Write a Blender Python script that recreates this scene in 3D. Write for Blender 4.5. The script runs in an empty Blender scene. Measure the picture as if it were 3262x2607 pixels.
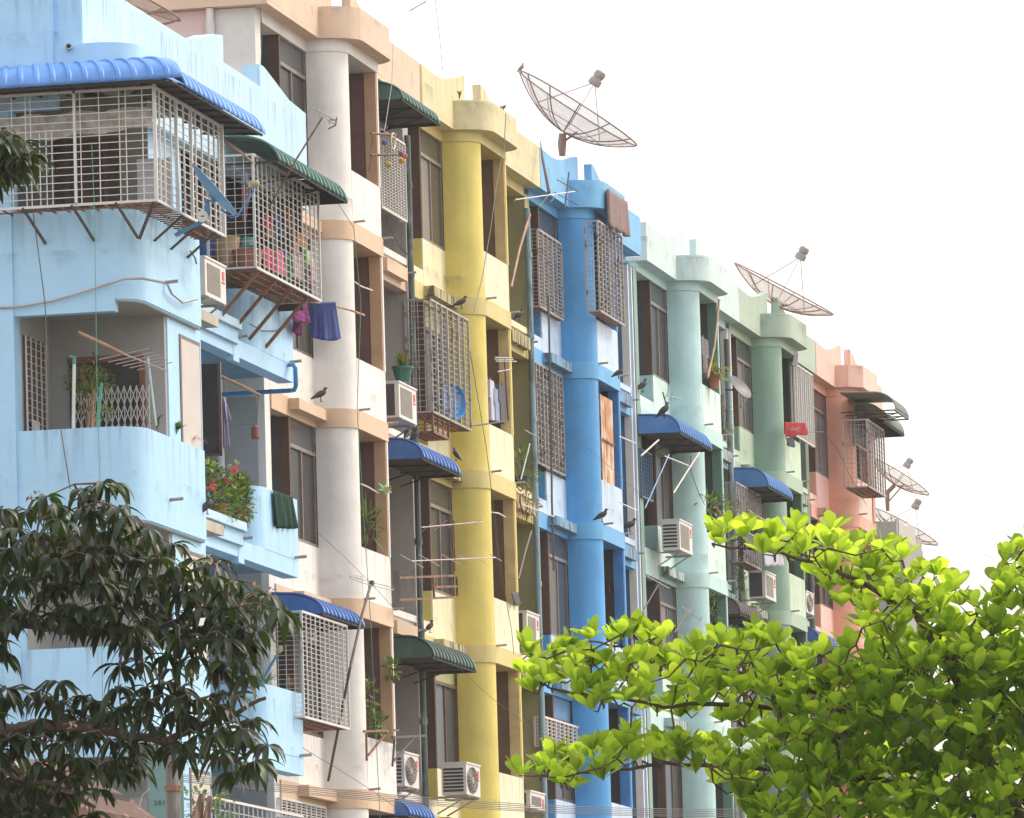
import bpy, math, random
from mathutils import Vector, Matrix
random.seed(7)
R = random.Random(11)
rad = math.radians
S = bpy.context.scene
COL = S.collection
# ------------------------------------------------------------------ camera
PW, PH, FL = 3262, 2607, 22600.0
YAW, PIT, ROL = 0.20230625, 0.11352783, -0.02952544
C = Vector((25.357, 0, 2.5))
Fv = Vector((-math.sin(YAW)*math.cos(PIT), math.cos(YAW)*math.cos(PIT), math.sin(PIT)))
R0 = Vector((math.cos(YAW), math.sin(YAW), 0)); U0 = R0.cross(Fv)
Rv = R0*math.cos(ROL)+U0*math.sin(ROL); Uv = Rv.cross(Fv)
cd = bpy.data.cameras.new('camera'); cam = bpy.data.objects.new('camera', cd); COL.objects.link(cam)
cam.matrix_world = Matrix(((Rv.x, Uv.x, -Fv.x, C.x), (Rv.y, Uv.y, -Fv.y, C.y), (Rv.z, Uv.z, -Fv.z, C.z), (0, 0, 0, 1)))
cd.sensor_width = 36; cd.lens = FL/PW*36; cd.clip_start = 1; cd.clip_end = 5000
S.camera = cam
ZM = {0: (0, 0, 1.513), 1: (0, 0, .476), 2: (620, 0, .476), 3: (1240, 200, .476), 4: (1640, 400, .476), 5: (0, 800, .476), 6: (620, 800, .476),
      7: (1240, 1000, .476), 8: (1940, 800, .476), 9: (0, 1500, .643), 10: (800, 1600, .5845), 11: (1500, 1600, .5845), 12: (2262, 1500, .643),
      'A': (1260, 250, .2321), 'B': (1240, 850, .2321), 'C': (800, 0, .2321), 'D': (400, 0, .2786), 'E': (560, 800, .2321), 'F': (560, 1200, .2321),
      'G': (560, 1550, .2321), 'H': (600, 300, .2321), 'O': (2450, 1000, .2786), 'P': (2260, 1400, .2321), 'Q': (640, 450, .2321), 'L': (0, 2250, .3247)}
def at(z, x, y, X=None, Y=None):
    """world point seen at a place of the photograph, on the plane X=const or Y=const"""
    ox, oy, k = ZM[z]; px = ox+x*k; py = oy+y*k
    d = Fv*FL + Rv*(px-PW/2) - Uv*(py-PH/2)
    t = (X-C.x)/d.x if X is not None else (Y-C.y)/d.y
    return C+d*t
# ------------------------------------------------------------------ mesh builder
class MB:
    def __init__(s): s.v = []; s.f = []
    def add(s, vs, fs):
        n = len(s.v); s.v += [Vector(p) for p in vs]; s.f += [tuple(i+n for i in f) for f in fs]; return s
    def box(s, x0, x1, y0, y1, z0, z1):
        v = [(x, y, z) for z in (z0, z1) for y in (y0, y1) for x in (x0, x1)]
        return s.add(v, [(0, 2, 3, 1), (4, 5, 7, 6), (0, 1, 5, 4), (2, 6, 7, 3), (0, 4, 6, 2), (1, 3, 7, 5)])
    def obox(s, c, ax, ay, az):
        c, ax, ay, az = map(Vector, (c, ax, ay, az))
        v = [c+ax*i+ay*j+az*k for k in (-1, 1) for j in (-1, 1) for i in (-1, 1)]
        return s.add(v, [(0, 2, 3, 1), (4, 5, 7, 6), (0, 1, 5, 4), (2, 6, 7, 3), (0, 4, 6, 2), (1, 3, 7, 5)])
    def prism(s, poly, z0, z1):
        n = len(poly)
        v = [(x, y, z0) for x, y in poly]+[(x, y, z1) for x, y in poly]
        f = [(i, (i+1) % n, (i+1) % n+n, i+n) for i in range(n)]+[tuple(range(n))[::-1], tuple(range(n, 2*n))]
        return s.add(v, f)
    def xprism(s, poly, x0, x1):      # poly in (y,z)
        n = len(poly)
        v = [(x0, y, z) for y, z in poly]+[(x1, y, z) for y, z in poly]
        f = [(i, (i+1) % n, (i+1) % n+n, i+n) for i in range(n)]+[tuple(range(n))[::-1], tuple(range(n, 2*n))]
        return s.add(v, f)
    def strip(s, pts, z0, z1, th):     # open vertical wall along plan points (x,y), thickness to the left
        n = len(pts); inn = []
        for i in range(n):
            a = Vector(pts[max(i-1, 0)]); b = Vector(pts[min(i+1, n-1)]); d = (b-a).normalized()
            inn.append((pts[i][0]-d.y*th, pts[i][1]+d.x*th))
        return s.prism(list(pts)+inn[::-1], z0, z1) if False else s._strip(pts, inn, z0, z1)
    def _strip(s, o, i_, z0, z1):
        n = len(o); v = []
        for k in range(n): v += [(o[k][0], o[k][1], z0), (o[k][0], o[k][1], z1), (i_[k][0], i_[k][1], z1), (i_[k][0], i_[k][1], z0)]
        f = []
        for k in range(n-1):
            a = 4*k; b = a+4
            for j in range(4): f.append((a+j, b+j, b+(j+1) % 4, a+(j+1) % 4))
        f += [(0, 1, 2, 3), (4*n-1, 4*n-2, 4*n-3, 4*n-4)]
        return s.add(v, f)
    def bar(s, p, q, w=.02, h=None):
        p, q = Vector(p), Vector(q); d = (q-p)
        if d.length < 1e-6: return s
        d.normalize(); u = Vector((0, 0, 1)) if abs(d.z) < .9 else Vector((0, 1, 0))
        a = d.cross(u).normalized()*(w/2); b = d.cross(a).normalized()*((h or w)/2)
        v = [p-a-b, p+a-b, p+a+b, p-a+b, q-a-b, q+a-b, q+a+b, q-a+b]
        return s.add(v, [(0, 1, 2, 3), (7, 6, 5, 4), (0, 4, 5, 1), (1, 5, 6, 2), (2, 6, 7, 3), (3, 7, 4, 0)])
    def tube(s, pts, r, n=8, cap=True):
        pts = [Vector(p) for p in pts]; m = len(pts); rr = r if isinstance(r, (list, tuple)) else [r]*m
        vs = []; a = None
        for i in range(m):
            d = (pts[min(i+1, m-1)]-pts[max(i-1, 0)])
            d = d.normalized() if d.length > 1e-9 else Vector((0, 0, 1))
            if a is None: a = d.cross(Vector((0, 0, 1)) if abs(d.z) < .9 else Vector((1, 0, 0))).normalized()
            else:
                a = (a-d*a.dot(d)); a = a.normalized() if a.length > 1e-6 else d.orthogonal().normalized()
            b = d.cross(a)
            for k in range(n):
                t = 2*math.pi*k/n; vs.append(pts[i]+(a*math.cos(t)+b*math.sin(t))*rr[i])
        f = [(i*n+k, i*n+(k+1) % n, (i+1)*n+(k+1) % n, (i+1)*n+k) for i in range(m-1) for k in range(n)]
        if cap: f += [tuple(range(n))[::-1], tuple(range((m-1)*n, m*n))]
        return s.add(vs, f)
    def lathe(s, prof, o, axis=(0, 0, 1), n=16):   # prof: (r, h)
        o = Vector(o); ax = Vector(axis).normalized(); a = ax.orthogonal().normalized(); b = ax.cross(a); vs = []
        for r, h in prof:
            for k in range(n):
                t = 2*math.pi*k/n; vs.append(o+ax*h+(a*math.cos(t)+b*math.sin(t))*max(r, 1e-4))
        m = len(prof)
        f = [(i*n+k, i*n+(k+1) % n, (i+1)*n+(k+1) % n, (i+1)*n+k) for i in range(m-1) for k in range(n)]
        return s.add(vs, f+[tuple(range(n))[::-1], tuple(range((m-1)*n, m*n))])
    def grid(s, fn, nu, nv, th=0):
        n0 = [fn(i/nu, j/nv) for j in range(nv+1) for i in range(nu+1)]; w = nu+1
        f = [(j*w+i, j*w+i+1, (j+1)*w+i+1, (j+1)*w+i) for j in range(nv) for i in range(nu)]
        return s.add(n0, f)
    def build(s, name, mat, parent=None, loc=None, solid=0, ang=.6):
        base = Vector(loc) if loc is not None else (rootloc(parent) if parent else Vector((0, 0, 0)))
        me = bpy.data.meshes.new(name); me.from_pydata([p-base for p in s.v], [], s.f)
        me.materials.append(mat); me.validate(); me.update()
        me.polygons.foreach_set('use_smooth', [True]*len(me.polygons))
        if ang: me.set_sharp_from_angle(angle=ang)
        o = bpy.data.objects.new(name, me); COL.objects.link(o)
        if parent: o.parent = parent
        elif loc is not None: o.location = base
        if solid:
            m = o.modifiers.new('thick', 'SOLIDIFY'); m.thickness = solid; m.offset = 0
        return o
def rootloc(o):
    while o.parent: o = o.parent
    return Vector(o.location)
def tag(o, label=None, cat=None, group=None, kind=None):
    if label: o['label'] = label
    if cat: o['category'] = cat
    if group: o['group'] = group
    if kind: o['kind'] = kind
    return o
def thing(name, loc, label, cat, group=None):
    o = bpy.data.objects.new(name, None); o.empty_display_size = .2; COL.objects.link(o); o.location = loc
    return tag(o, label, cat, group)
# ------------------------------------------------------------------ materials
def nt(name):
    m = bpy.data.materials.new(name); m.use_nodes = True; t = m.node_tree; return m, t.nodes, t.links, t.nodes['Principled BSDF']
def paint(name, col, rough=.5, streak=.35, spec=.5, dirt=(.10, .09, .07), mott=.06, bump=.10, fade=None, drip=.42, edge=1):
    m, N, L, P = nt(name)
    tc = N.new('ShaderNodeTexCoord'); geo = N.new('ShaderNodeNewGeometry')
    n1 = N.new('ShaderNodeTexNoise'); n1.inputs['Scale'].default_value = .9; n1.inputs['Detail'].default_value = 6; n1.inputs['Roughness'].default_value = .65
    L.new(geo.outputs['Position'], n1.inputs['Vector'])
    r1 = N.new('ShaderNodeMapRange'); r1.inputs['From Min'].default_value = .3; r1.inputs['From Max'].default_value = .7
    r1.inputs['To Min'].default_value = 1-mott*1.6; r1.inputs['To Max'].default_value = 1+mott; L.new(n1.outputs[0], r1.inputs['Value'])
    mul = N.new('ShaderNodeVectorMath'); mul.operation = 'SCALE'; mul.inputs[0].default_value = col; L.new(r1.outputs[0], mul.inputs['Scale'])
    src = mul.outputs[0]
    if fade:
        nf = N.new('ShaderNodeTexNoise'); nf.inputs['Scale'].default_value = .45; nf.inputs['Detail'].default_value = 4
        L.new(geo.outputs['Position'], nf.inputs['Vector'])
        rf = N.new('ShaderNodeMapRange'); rf.inputs['From Min'].default_value = .45; rf.inputs['From Max'].default_value = .7; L.new(nf.outputs[0], rf.inputs['Value'])
        rf.inputs['To Max'].default_value = .6
        mf = N.new('ShaderNodeMix'); mf.data_type = 'RGBA'; mf.inputs['B'].default_value = (*fade, 1); L.new(rf.outputs[0], mf.inputs['Factor']); L.new(src, mf.inputs['A']); src = mf.outputs['Result']
    # vertical rain streaks
    mp = N.new('ShaderNodeMapping'); mp.inputs['Scale'].default_value = (7, 7, .35); L.new(geo.outputs['Position'], mp.inputs['Vector'])
    n2 = N.new('ShaderNodeTexNoise'); n2.inputs['Scale'].default_value = 1; n2.inputs['Detail'].default_value = 5; n2.inputs['Roughness'].default_value = .7
    L.new(mp.outputs[0], n2.inputs['Vector'])
    r2 = N.new('ShaderNodeMapRange'); r2.inputs['From Min'].default_value = .56; r2.inputs['From Max'].default_value = .78; L.new(n2.outputs[0], r2.inputs['Value'])
    r2.inputs['To Max'].default_value = streak
    n4 = N.new('ShaderNodeTexNoise'); n4.inputs['Scale'].default_value = .6; n4.inputs['Detail'].default_value = 3; L.new(geo.outputs['Position'], n4.inputs['Vector'])
    r4 = N.new('ShaderNodeMapRange'); r4.inputs['From Min'].default_value = .42; r4.inputs['From Max'].default_value = .68; L.new(n4.outputs[0], r4.inputs['Value'])
    mm = N.new('ShaderNodeMath'); mm.operation = 'MULTIPLY'; L.new(r2.outputs[0], mm.inputs[0]); L.new(r4.outputs[0], mm.inputs[1])
    sx = N.new('ShaderNodeSeparateXYZ'); L.new(geo.outputs['Position'], sx.inputs[0])
    def per(off, lo, hi, amt, src, t0, t1):
        a = N.new('ShaderNodeMath'); a.operation = 'SUBTRACT'; a.inputs[0].default_value = off; L.new(sx.outputs['Z'], a.inputs[1])
        b = N.new('ShaderNodeMath'); b.operation = 'PINGPONG' if False else 'MODULO'; b.inputs[1].default_value = 3; a2 = N.new('ShaderNodeMath'); a2.operation = 'ADD'; a2.inputs[1].default_value = 300; L.new(a.outputs[0], a2.inputs[0]); L.new(a2.outputs[0], b.inputs[0])
        c = N.new('ShaderNodeMapRange'); c.inputs['From Min'].default_value = lo; c.inputs['From Max'].default_value = hi; c.inputs['To Min'].default_value = 1; c.inputs['To Max'].default_value = 0; L.new(b.outputs[0], c.inputs['Value'])
        r = N.new('ShaderNodeMapRange'); r.inputs['From Min'].default_value = t0; r.inputs['From Max'].default_value = t1; r.inputs['To Max'].default_value = amt; L.new(src, r.inputs['Value'])
        m_ = N.new('ShaderNodeMath'); m_.operation = 'MULTIPLY'; L.new(c.outputs[0], m_.inputs[0]); L.new(r.outputs[0], m_.inputs[1]); return m_.outputs[0]
    mp5 = N.new('ShaderNodeMapping'); mp5.inputs['Scale'].default_value = (9, 9, .7); L.new(geo.outputs['Position'], mp5.inputs['Vector'])
    n5 = N.new('ShaderNodeTexNoise'); n5.inputs['Detail'].default_value = 4; n5.inputs['Scale'].default_value = 1; L.new(mp5.outputs[0], n5.inputs['Vector'])
    n6 = N.new('ShaderNodeTexNoise'); n6.inputs['Detail'].default_value = 7; n6.inputs['Scale'].default_value = 1.6; n6.inputs['Roughness'].default_value = .7; L.new(geo.outputs['Position'], n6.inputs['Vector'])
    p1 = per(22.28, .1, .85, drip*edge, n5.outputs[0], .50, .66); p2 = per(18.62, .0, .36, drip*1.0, n6.outputs[0], .50, .64)
    q1 = N.new('ShaderNodeMath'); q1.operation = 'MAXIMUM'; L.new(p1, q1.inputs[0]); L.new(p2, q1.inputs[1])
    q2 = N.new('ShaderNodeMath'); q2.operation = 'MAXIMUM'; L.new(q1.outputs[0], q2.inputs[0]); L.new(mm.outputs[0], q2.inputs[1]); mm = q2
    mx = N.new('ShaderNodeMix'); mx.data_type = 'RGBA'; mx.inputs['B'].default_value = (*dirt, 1)
    L.new(mm.outputs[0], mx.inputs['Factor']); L.new(src, mx.inputs['A'])
    L.new(mx.outputs['Result'], P.inputs['Base Color'])
    P.inputs['Roughness'].default_value = rough; P.inputs['Specular IOR Level'].default_value = spec
    n3 = N.new('ShaderNodeTexNoise'); n3.inputs['Scale'].default_value = 14; n3.inputs['Detail'].default_value = 4; L.new(geo.outputs['Position'], n3.inputs['Vector'])
    bp0 = N.new('ShaderNodeBump'); bp0.inputs['Strength'].default_value = .25; bp0.inputs['Distance'].default_value = .06; n9 = N.new('ShaderNodeTexNoise'); n9.inputs['Scale'].default_value = 2.2; n9.inputs['Detail'].default_value = 3; L.new(geo.outputs['Position'], n9.inputs['Vector']); L.new(n9.outputs[0], bp0.inputs['Height'])
    bp = N.new('ShaderNodeBump'); L.new(bp0.outputs[0], bp.inputs['Normal']); bp.inputs['Strength'].default_value = bump; bp.inputs['Distance'].default_value = .03; L.new(n3.outputs[0], bp.inputs['Height']); L.new(bp.outputs[0], P.inputs['Normal'])
    return m
def plain(name, col, rough=.5, metal=0, var=.15, scale=4, spec=.5, second=None, thr=.6, stretch=(1, 1, 1), trans=0):
    m, N, L, P = nt(name)
    geo = N.new('ShaderNodeNewGeometry'); mp = N.new('ShaderNodeMapping'); mp.inputs['Scale'].default_value = stretch; L.new(geo.outputs['Position'], mp.inputs['Vector'])
    n = N.new('ShaderNodeTexNoise'); n.inputs['Scale'].default_value = scale; n.inputs['Detail'].default_value = 5; L.new(mp.outputs[0], n.inputs['Vector'])
    cr = N.new('ShaderNodeValToRGB'); a = cr.color_ramp.elements
    if second:
        a[0].position = thr-.06; a[1].position = thr+.06; a[0].color = (*col, 1); a[1].color = (*second, 1)
    else:
        a[0].position = .3; a[1].position = .7; a[0].color = (*[c*(1-var) for c in col], 1); a[1].color = (*[min(1, c*(1+var)) for c in col], 1)
    L.new(n.outputs[0], cr.inputs[0]); L.new(cr.outputs[0], P.inputs['Base Color'])
    P.inputs['Roughness'].default_value = rough; P.inputs['Metallic'].default_value = metal; P.inputs['Specular IOR Level'].default_value = spec
    if trans:
        out = [x for x in N if x.type == 'OUTPUT_MATERIAL'][0]
        tr = N.new('ShaderNodeBsdfTranslucent'); L.new(cr.outputs[0], tr.inputs['Color']); ms = N.new('ShaderNodeMixShader'); ms.inputs[0].default_value = trans
        L.new(P.outputs[0], ms.inputs[1]); L.new(tr.outputs[0], ms.inputs[2]); L.new(ms.outputs[0], out.inputs['Surface'])
    return m
def leafmat(name, c1, c2, tcol, tf=.5, rough=.35, yel=1):
    m, N, L, P = nt(name)
    at_ = N.new('ShaderNodeNewGeometry')
    cr = N.new('ShaderNodeValToRGB'); a = cr.color_ramp.elements; a[0].color = (*[c*.6 for c in c1], 1); a[1].color = (min(1, c2[0]*(1+.5*yel)+.05*yel), c2[1]*1.05, c2[2], 1)
    e = cr.color_ramp.elements.new(.25); e.color = (*c1, 1); e = cr.color_ramp.elements.new(.85); e.color = (*c2, 1)
    L.new(at_.outputs['Random Per Island'], cr.inputs[0]); L.new(cr.outputs[0], P.inputs['Base Color'])
    P.inputs['Roughness'].default_value = rough
    out = [x for x in N if x.type == 'OUTPUT_MATERIAL'][0]
    tr = N.new('ShaderNodeBsdfTranslucent')
    cr2 = N.new('ShaderNodeValToRGB'); b = cr2.color_ramp.elements; b[0].color = (*[c*.5 for c in tcol], 1); b[1].color = (*[min(1, c*1.15) for c in tcol], 1)
    L.new(at_.outputs['Random Per Island'], cr2.inputs[0]); L.new(cr2.outputs[0], tr.inputs['Color'])
    ms = N.new('ShaderNodeMixShader'); ms.inputs[0].default_value = tf; L.new(P.outputs[0], ms.inputs[1]); L.new(tr.outputs[0], ms.inputs[2]); L.new(ms.outputs[0], out.inputs['Surface'])
    return m
def glass(name, col, rough=.12):
    m, N, L, P = nt(name); P.inputs['Base Color'].default_value = (*col, 1); P.inputs['Roughness'].default_value = rough
    geo = N.new('ShaderNodeNewGeometry'); n = N.new('ShaderNodeTexNoise'); n.inputs['Scale'].default_value = 2.5; L.new(geo.outputs['Position'], n.inputs['Vector'])
    r = N.new('ShaderNodeMapRange'); r.inputs['To Min'].default_value = rough*.6; r.inputs['To Max'].default_value = rough*2.2; L.new(n.outputs[0], r.inputs['Value']); L.new(r.outputs[0], P.inputs['Roughness'])
    P.inputs['Specular IOR Level'].default_value = .25
    return m
M = {}
M['conc'] = plain('weathered concrete', (.34, .31, .28), .8, var=.3, scale=5)
M['stain'] = paint('stained ledge', (.50, .45, .38), .8, 1.0, .3, dirt=(.07, .06, .05), mott=.25)
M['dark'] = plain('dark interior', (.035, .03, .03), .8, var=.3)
M['darkteal'] = plain('dark teal board', (.045, .06, .06), .7)
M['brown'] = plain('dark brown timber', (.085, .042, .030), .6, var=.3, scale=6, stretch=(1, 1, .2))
M['maroon'] = plain('maroon screen', (.16, .075, .075), .5, var=.15)
M['tan'] = plain('tan pilaster paint', (.52, .33, .20), .6, var=.08)
M['brownwall'] = plain('brown board', (.17, .095, .055), .6, var=.15)
M['glass'] = glass('window glass', (.06, .06, .065))
M['glasslight'] = glass('pale curtained glass', (.15, .14, .13), .3)
M['curtain'] = plain('curtain behind glass', (.20, .17, .16), .35, var=.55, scale=5, stretch=(1, 9, .15))
M['curtain2'] = plain('blue grey curtain behind glass', (.11, .13, .17), .35, var=.5, scale=5, stretch=(1, 8, .15))
M['alu'] = plain('window aluminium', (.24, .205, .19), .45, .3)
M['alugrille'] = plain('grey mesh grille', (.30, .28, .28), .6, second=(.12,.09,.08), thr=.6, scale=8)
M['bronze'] = plain('bronze frame', (.13, .09, .075), .45, .3)
M['grille'] = plain('white grille paint with rust', (.62, .59, .57), .5, second=(.28, .15, .10), thr=.72, scale=9)
M['grillerust'] = plain('rusty grille', (.38, .35, .345), .6, second=(.15, .10, .085), thr=.61, scale=8)
M['grilledark'] = plain('dark grille', (.16, .14, .14), .6)
M['rust'] = plain('rusty steel', (.24, .11, .06), .7, second=(.10, .05, .04), thr=.55, scale=7)
M['rail'] = plain('painted rail', (.40, .30, .22), .6, var=.3)
M['darksteel'] = plain('dark steel', (.09, .065, .06), .6)
M['cream'] = plain('cream painted steel', (.62, .56, .46), .5)
def sheetmat(n, c):
    m, N, L, P = nt(n); P.inputs['Base Color'].default_value = (*c, 1); P.inputs['Roughness'].default_value = .55
    geo = N.new('ShaderNodeNewGeometry'); no = N.new('ShaderNodeTexNoise'); no.inputs['Scale'].default_value = 3; no.inputs['Detail'].default_value = 6; L.new(geo.outputs['Position'], no.inputs['Vector'])
    cr = N.new('ShaderNodeValToRGB'); a = cr.color_ramp.elements; a[0].position = .35; a[1].position = .75; a[0].color = (*c, 1); a[1].color = (*[min(1, x*1.2+.04) for x in c], 1)
    L.new(no.outputs[0], cr.inputs[0]); L.new(cr.outputs[0], P.inputs['Base Color']); return m
M['bluesheet'] = sheetmat('blue roofing sheet', (.035, .125, .40)); M['bluesheet2'] = sheetmat('bright blue roofing sheet', (.08, .23, .58)); M['greensheet'] = sheetmat('green roofing sheet', (.05, .14, .12))
M['darksheet'] = sheetmat('dark green roofing sheet', (.03, .07, .06)); M['palesheet'] = sheetmat('grey green roofing sheet', (.22, .26, .23)); M['brownsheet'] = sheetmat('dull brown roofing sheet', (.10, .075, .07))
M['bluesheet3'] = sheetmat('faded blue roofing sheet', (.06, .20, .48))
M['under'] = plain('awning underside shade', (.035, .03, .028), .8)  # near-black colour stands in for the shade beneath the awning sheets
M['acwhite'] = plain('ac casing', (.62, .60, .57), .45, var=.08)
M['acdark'] = plain('ac coil', (.05, .045, .05), .6)
M['acgrey'] = plain('ac grille', (.27, .24, .21), .5)
M['red'] = plain('red print', (.6, .05, .05), .5)
M['ink'] = plain('dark print', (.06, .06, .08), .5)
M['pipegreen'] = plain('grey green drain pipe', (.075, .095, .09), .45, second=(.20, .26, .25), thr=.60, scale=5, stretch=(1, 1, .4))
M['pipeblue'] = plain('grey blue drain pipe', (.22, .33, .38), .45, second=(.10, .11, .11), thr=.58, scale=4, stretch=(1, 1, .3))
M['pvcblue'] = plain('blue pvc pipe', (.03, .24, .50), .35, var=.05)
M['pvcwhite'] = plain('white pvc pipe', (.62, .60, .60), .4, var=.08)
M['pvcgreen'] = plain('green pvc', (.06, .28, .22), .4)
M['terra'] = plain('terracotta', (.36, .13, .075), .8, var=.2)
M['greenpot'] = plain('green plastic', (.02, .13, .10), .4)
M['wood'] = plain('bamboo stick', (.36, .21, .13), .6, var=.3)
M['antenna'] = plain('aerial metal', (.40, .36, .35), .4, .5)
M['antennaP'] = plain('pinkish aerial metal', (.48, .36, .34), .5, .2)
M['black'] = plain('black plastic', (.03, .03, .035), .5)
M['cable'] = plain('cable', (.12, .11, .11), .6)
M['cablelight'] = plain('pale cable', (.45, .42, .42), .6)
M['cordgreen'] = plain('green cord', (.08, .30, .20), .6)
M['pigeon'] = plain('pigeon feathers', (.035, .03, .035), .5, var=.5, scale=25)
M['sparrow'] = plain('brown feathers', (.25, .17, .13), .7)
M['dishmetal'] = plain('dish rib metal', (.27, .16, .13), .5, .2)
M['dishblue'] = plain('blue dish paint', (.16, .36, .60), .35, var=.06)
M['bluearm'] = plain('blue arm paint', (.09, .24, .45), .45)
M['lnb'] = plain('aged lnb plastic', (.42, .33, .20), .5)
M['feed'] = plain('dish feed horn', (.33, .29, .29), .5)
M['white'] = plain('white plastic', (.75, .73, .72), .4, var=.05)
M['asphalt'] = plain('asphalt', (.06, .06, .06), .85, var=.3, scale=.8)
M['pave'] = plain('pavement', (.30, .28, .25), .85, var=.15, scale=.5)
M['earth'] = plain('earth', (.20, .17, .12), .9, var=.3, scale=.2)
M['bark'] = plain('almond bark', (.09, .055, .04), .8, var=.4, scale=12)
M['barkM'] = plain('mango bark', (.10, .065, .055), .85, second=(.24, .16, .13), thr=.6, scale=14)
M['pole'] = plain('weathered pole', (.16, .14, .13), .85, second=(.24, .21, .20), thr=.55, scale=10, stretch=(1, 1, .25))
M['stub'] = plain('peeling wood stub', (.36, .22, .16), .8, second=(.13, .08, .06), thr=.52, scale=9, stretch=(1, 1, .3))
M['poster'] = plain('poster', (.6, .58, .6), .6)
M['pinkboard'] = plain('off white board', (.53, .48, .45), .6, var=.06, scale=2)
M['almond'] = leafmat('almond leaf', (.10, .22, .015), (.20, .34, .03), (.68, .90, .06), .64)
M['mango'] = leafmat('mango leaf', (.010, .020, .006), (.024, .040, .010), (.07, .13, .012), .25, .45, 0)
M['mangoyoung'] = leafmat('pale mango shoot', (.35, .26, .14), (.50, .40, .24), (.4, .3, .15), .3)
M['potleaf'] = leafmat('pot plant leaf', (.04, .09, .015), (.16, .24, .05), (.22, .34, .05), .4)
M['dryleaf'] = leafmat('dry leaf', (.30, .12, .04), (.42, .24, .10), (.4, .2, .06), .3)
M['petal'] = leafmat('pink petal', (.65, .06, .12), (.75, .30, .24), (.7, .2, .2), .3)
M['ixora'] = leafmat('cream blossom', (.55, .55, .25), (.65, .62, .35), (.6, .6, .3), .3)
def cloth(n, c, t=.25, var=.1): return plain(n, c, .8, var=var, scale=3, spec=.2, trans=t)
# ------------------------------------------------------------------ world and sun
W = bpy.data.worlds.new('World'); S.world = W; W.use_nodes = True
N = W.node_tree.nodes; L = W.node_tree.links; N.clear()
SUN_EL, SUN_AZ = rad(48), rad(52)     # azimuth measured from +Y towards +X
sky = N.new('ShaderNodeTexSky'); sky.sky_type = 'NISHITA'; sky.sun_disc = False; sky.sun_elevation = SUN_EL; sky.sun_rotation = SUN_AZ; sky.dust_density = 6; sky.air_density = 1.5; sky.ozone_density = 1
b1 = N.new('ShaderNodeBackground'); b1.inputs['Strength'].default_value = .07; L.new(sky.outputs[0], b1.inputs['Color'])
b2 = N.new('ShaderNodeBackground'); b2.inputs['Color'].default_value = (1, .98, .945, 1); b2.inputs['Strength'].default_value = .72   # bright overcast veil
ad = N.new('ShaderNodeAddShader'); L.new(b1.outputs[0], ad.inputs[0]); L.new(b2.outputs[0], ad.inputs[1])
wo = N.new('ShaderNodeOutputWorld'); L.new(ad.outputs[0], wo.inputs['Surface'])
sl = bpy.data.lights.new('sun', 'SUN'); sl.energy = 1.15; sl.angle = rad(12); sl.color = (1, .93, .84)
so = bpy.data.objects.new('sun', sl); COL.objects.link(so)
sd = Vector((math.sin(SUN_AZ)*math.cos(SUN_EL), math.cos(SUN_AZ)*math.cos(SUN_EL), math.sin(SUN_EL)))
so.rotation_euler = sd.to_track_quat('Z', 'Y').to_euler(); so.location = (60, 100, 60)
S.view_settings.view_transform = 'Standard'; S.view_settings.look = 'None'; S.view_settings.exposure = .62; S.view_settings.gamma = 1
# ------------------------------------------------------------------ ground
g = MB().add([(-900, -300, 0), (900, -300, 0), (900, 2500, 0), (-900, 2500, 0)], [(0, 1, 2, 3)]).build('ground', M['earth']); tag(g, kind='structure')
g = MB().box(2.2, 4.2, 20, 400, .004, .14).build('pavement', M['pave']); tag(g, kind='structure')
g = MB().add([(4.2, 20, .008), (13, 20, .008), (13, 400, .008), (4.2, 400, .008)], [(0, 1, 2, 3)]).build('road', M['asphalt']); tag(g, kind='structure')
# ------------------------------------------------------------------ row houses
def arc(cx, cy, r, a0, a1, n=8): return [(cx+r*math.cos(rad(a0+(a1-a0)*i/n)), cy+r*math.sin(rad(a0+(a1-a0)*i/n))) for i in range(n+1)]
ZT = 20.95
def bayline(off, s0, s1, bay=.6, end=2.45, r=.4):
    p = [(off, s0), (off, -off)] + arc(bay-r, r, r+off, -90, 0) + [(bay+off, end), (bay+off, end+off), (off, end+off), (off, s1)]
    return p
def cornice_line(s0, s1, a=.25, b=.85, round_=True, d=0):
    if round_:
        return [(a-d, s0), (a-d, -.1+d)] + arc(b-.55, .45, .55-d, -90, 0) + [(b-d, 2.2)] + arc(b-.5, 2.3, .5-d, 0, 90) + [(a-d, 2.8-d), (a-d, s1)]
    return [(a-d, s0), (a-d, -.1+d), (b-.3, -.1+d), (b-d, .2), (b-d, 2.3), (b-.25, 2.8-d), (a-d, 2.8-d), (a-d, s1)]
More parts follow.
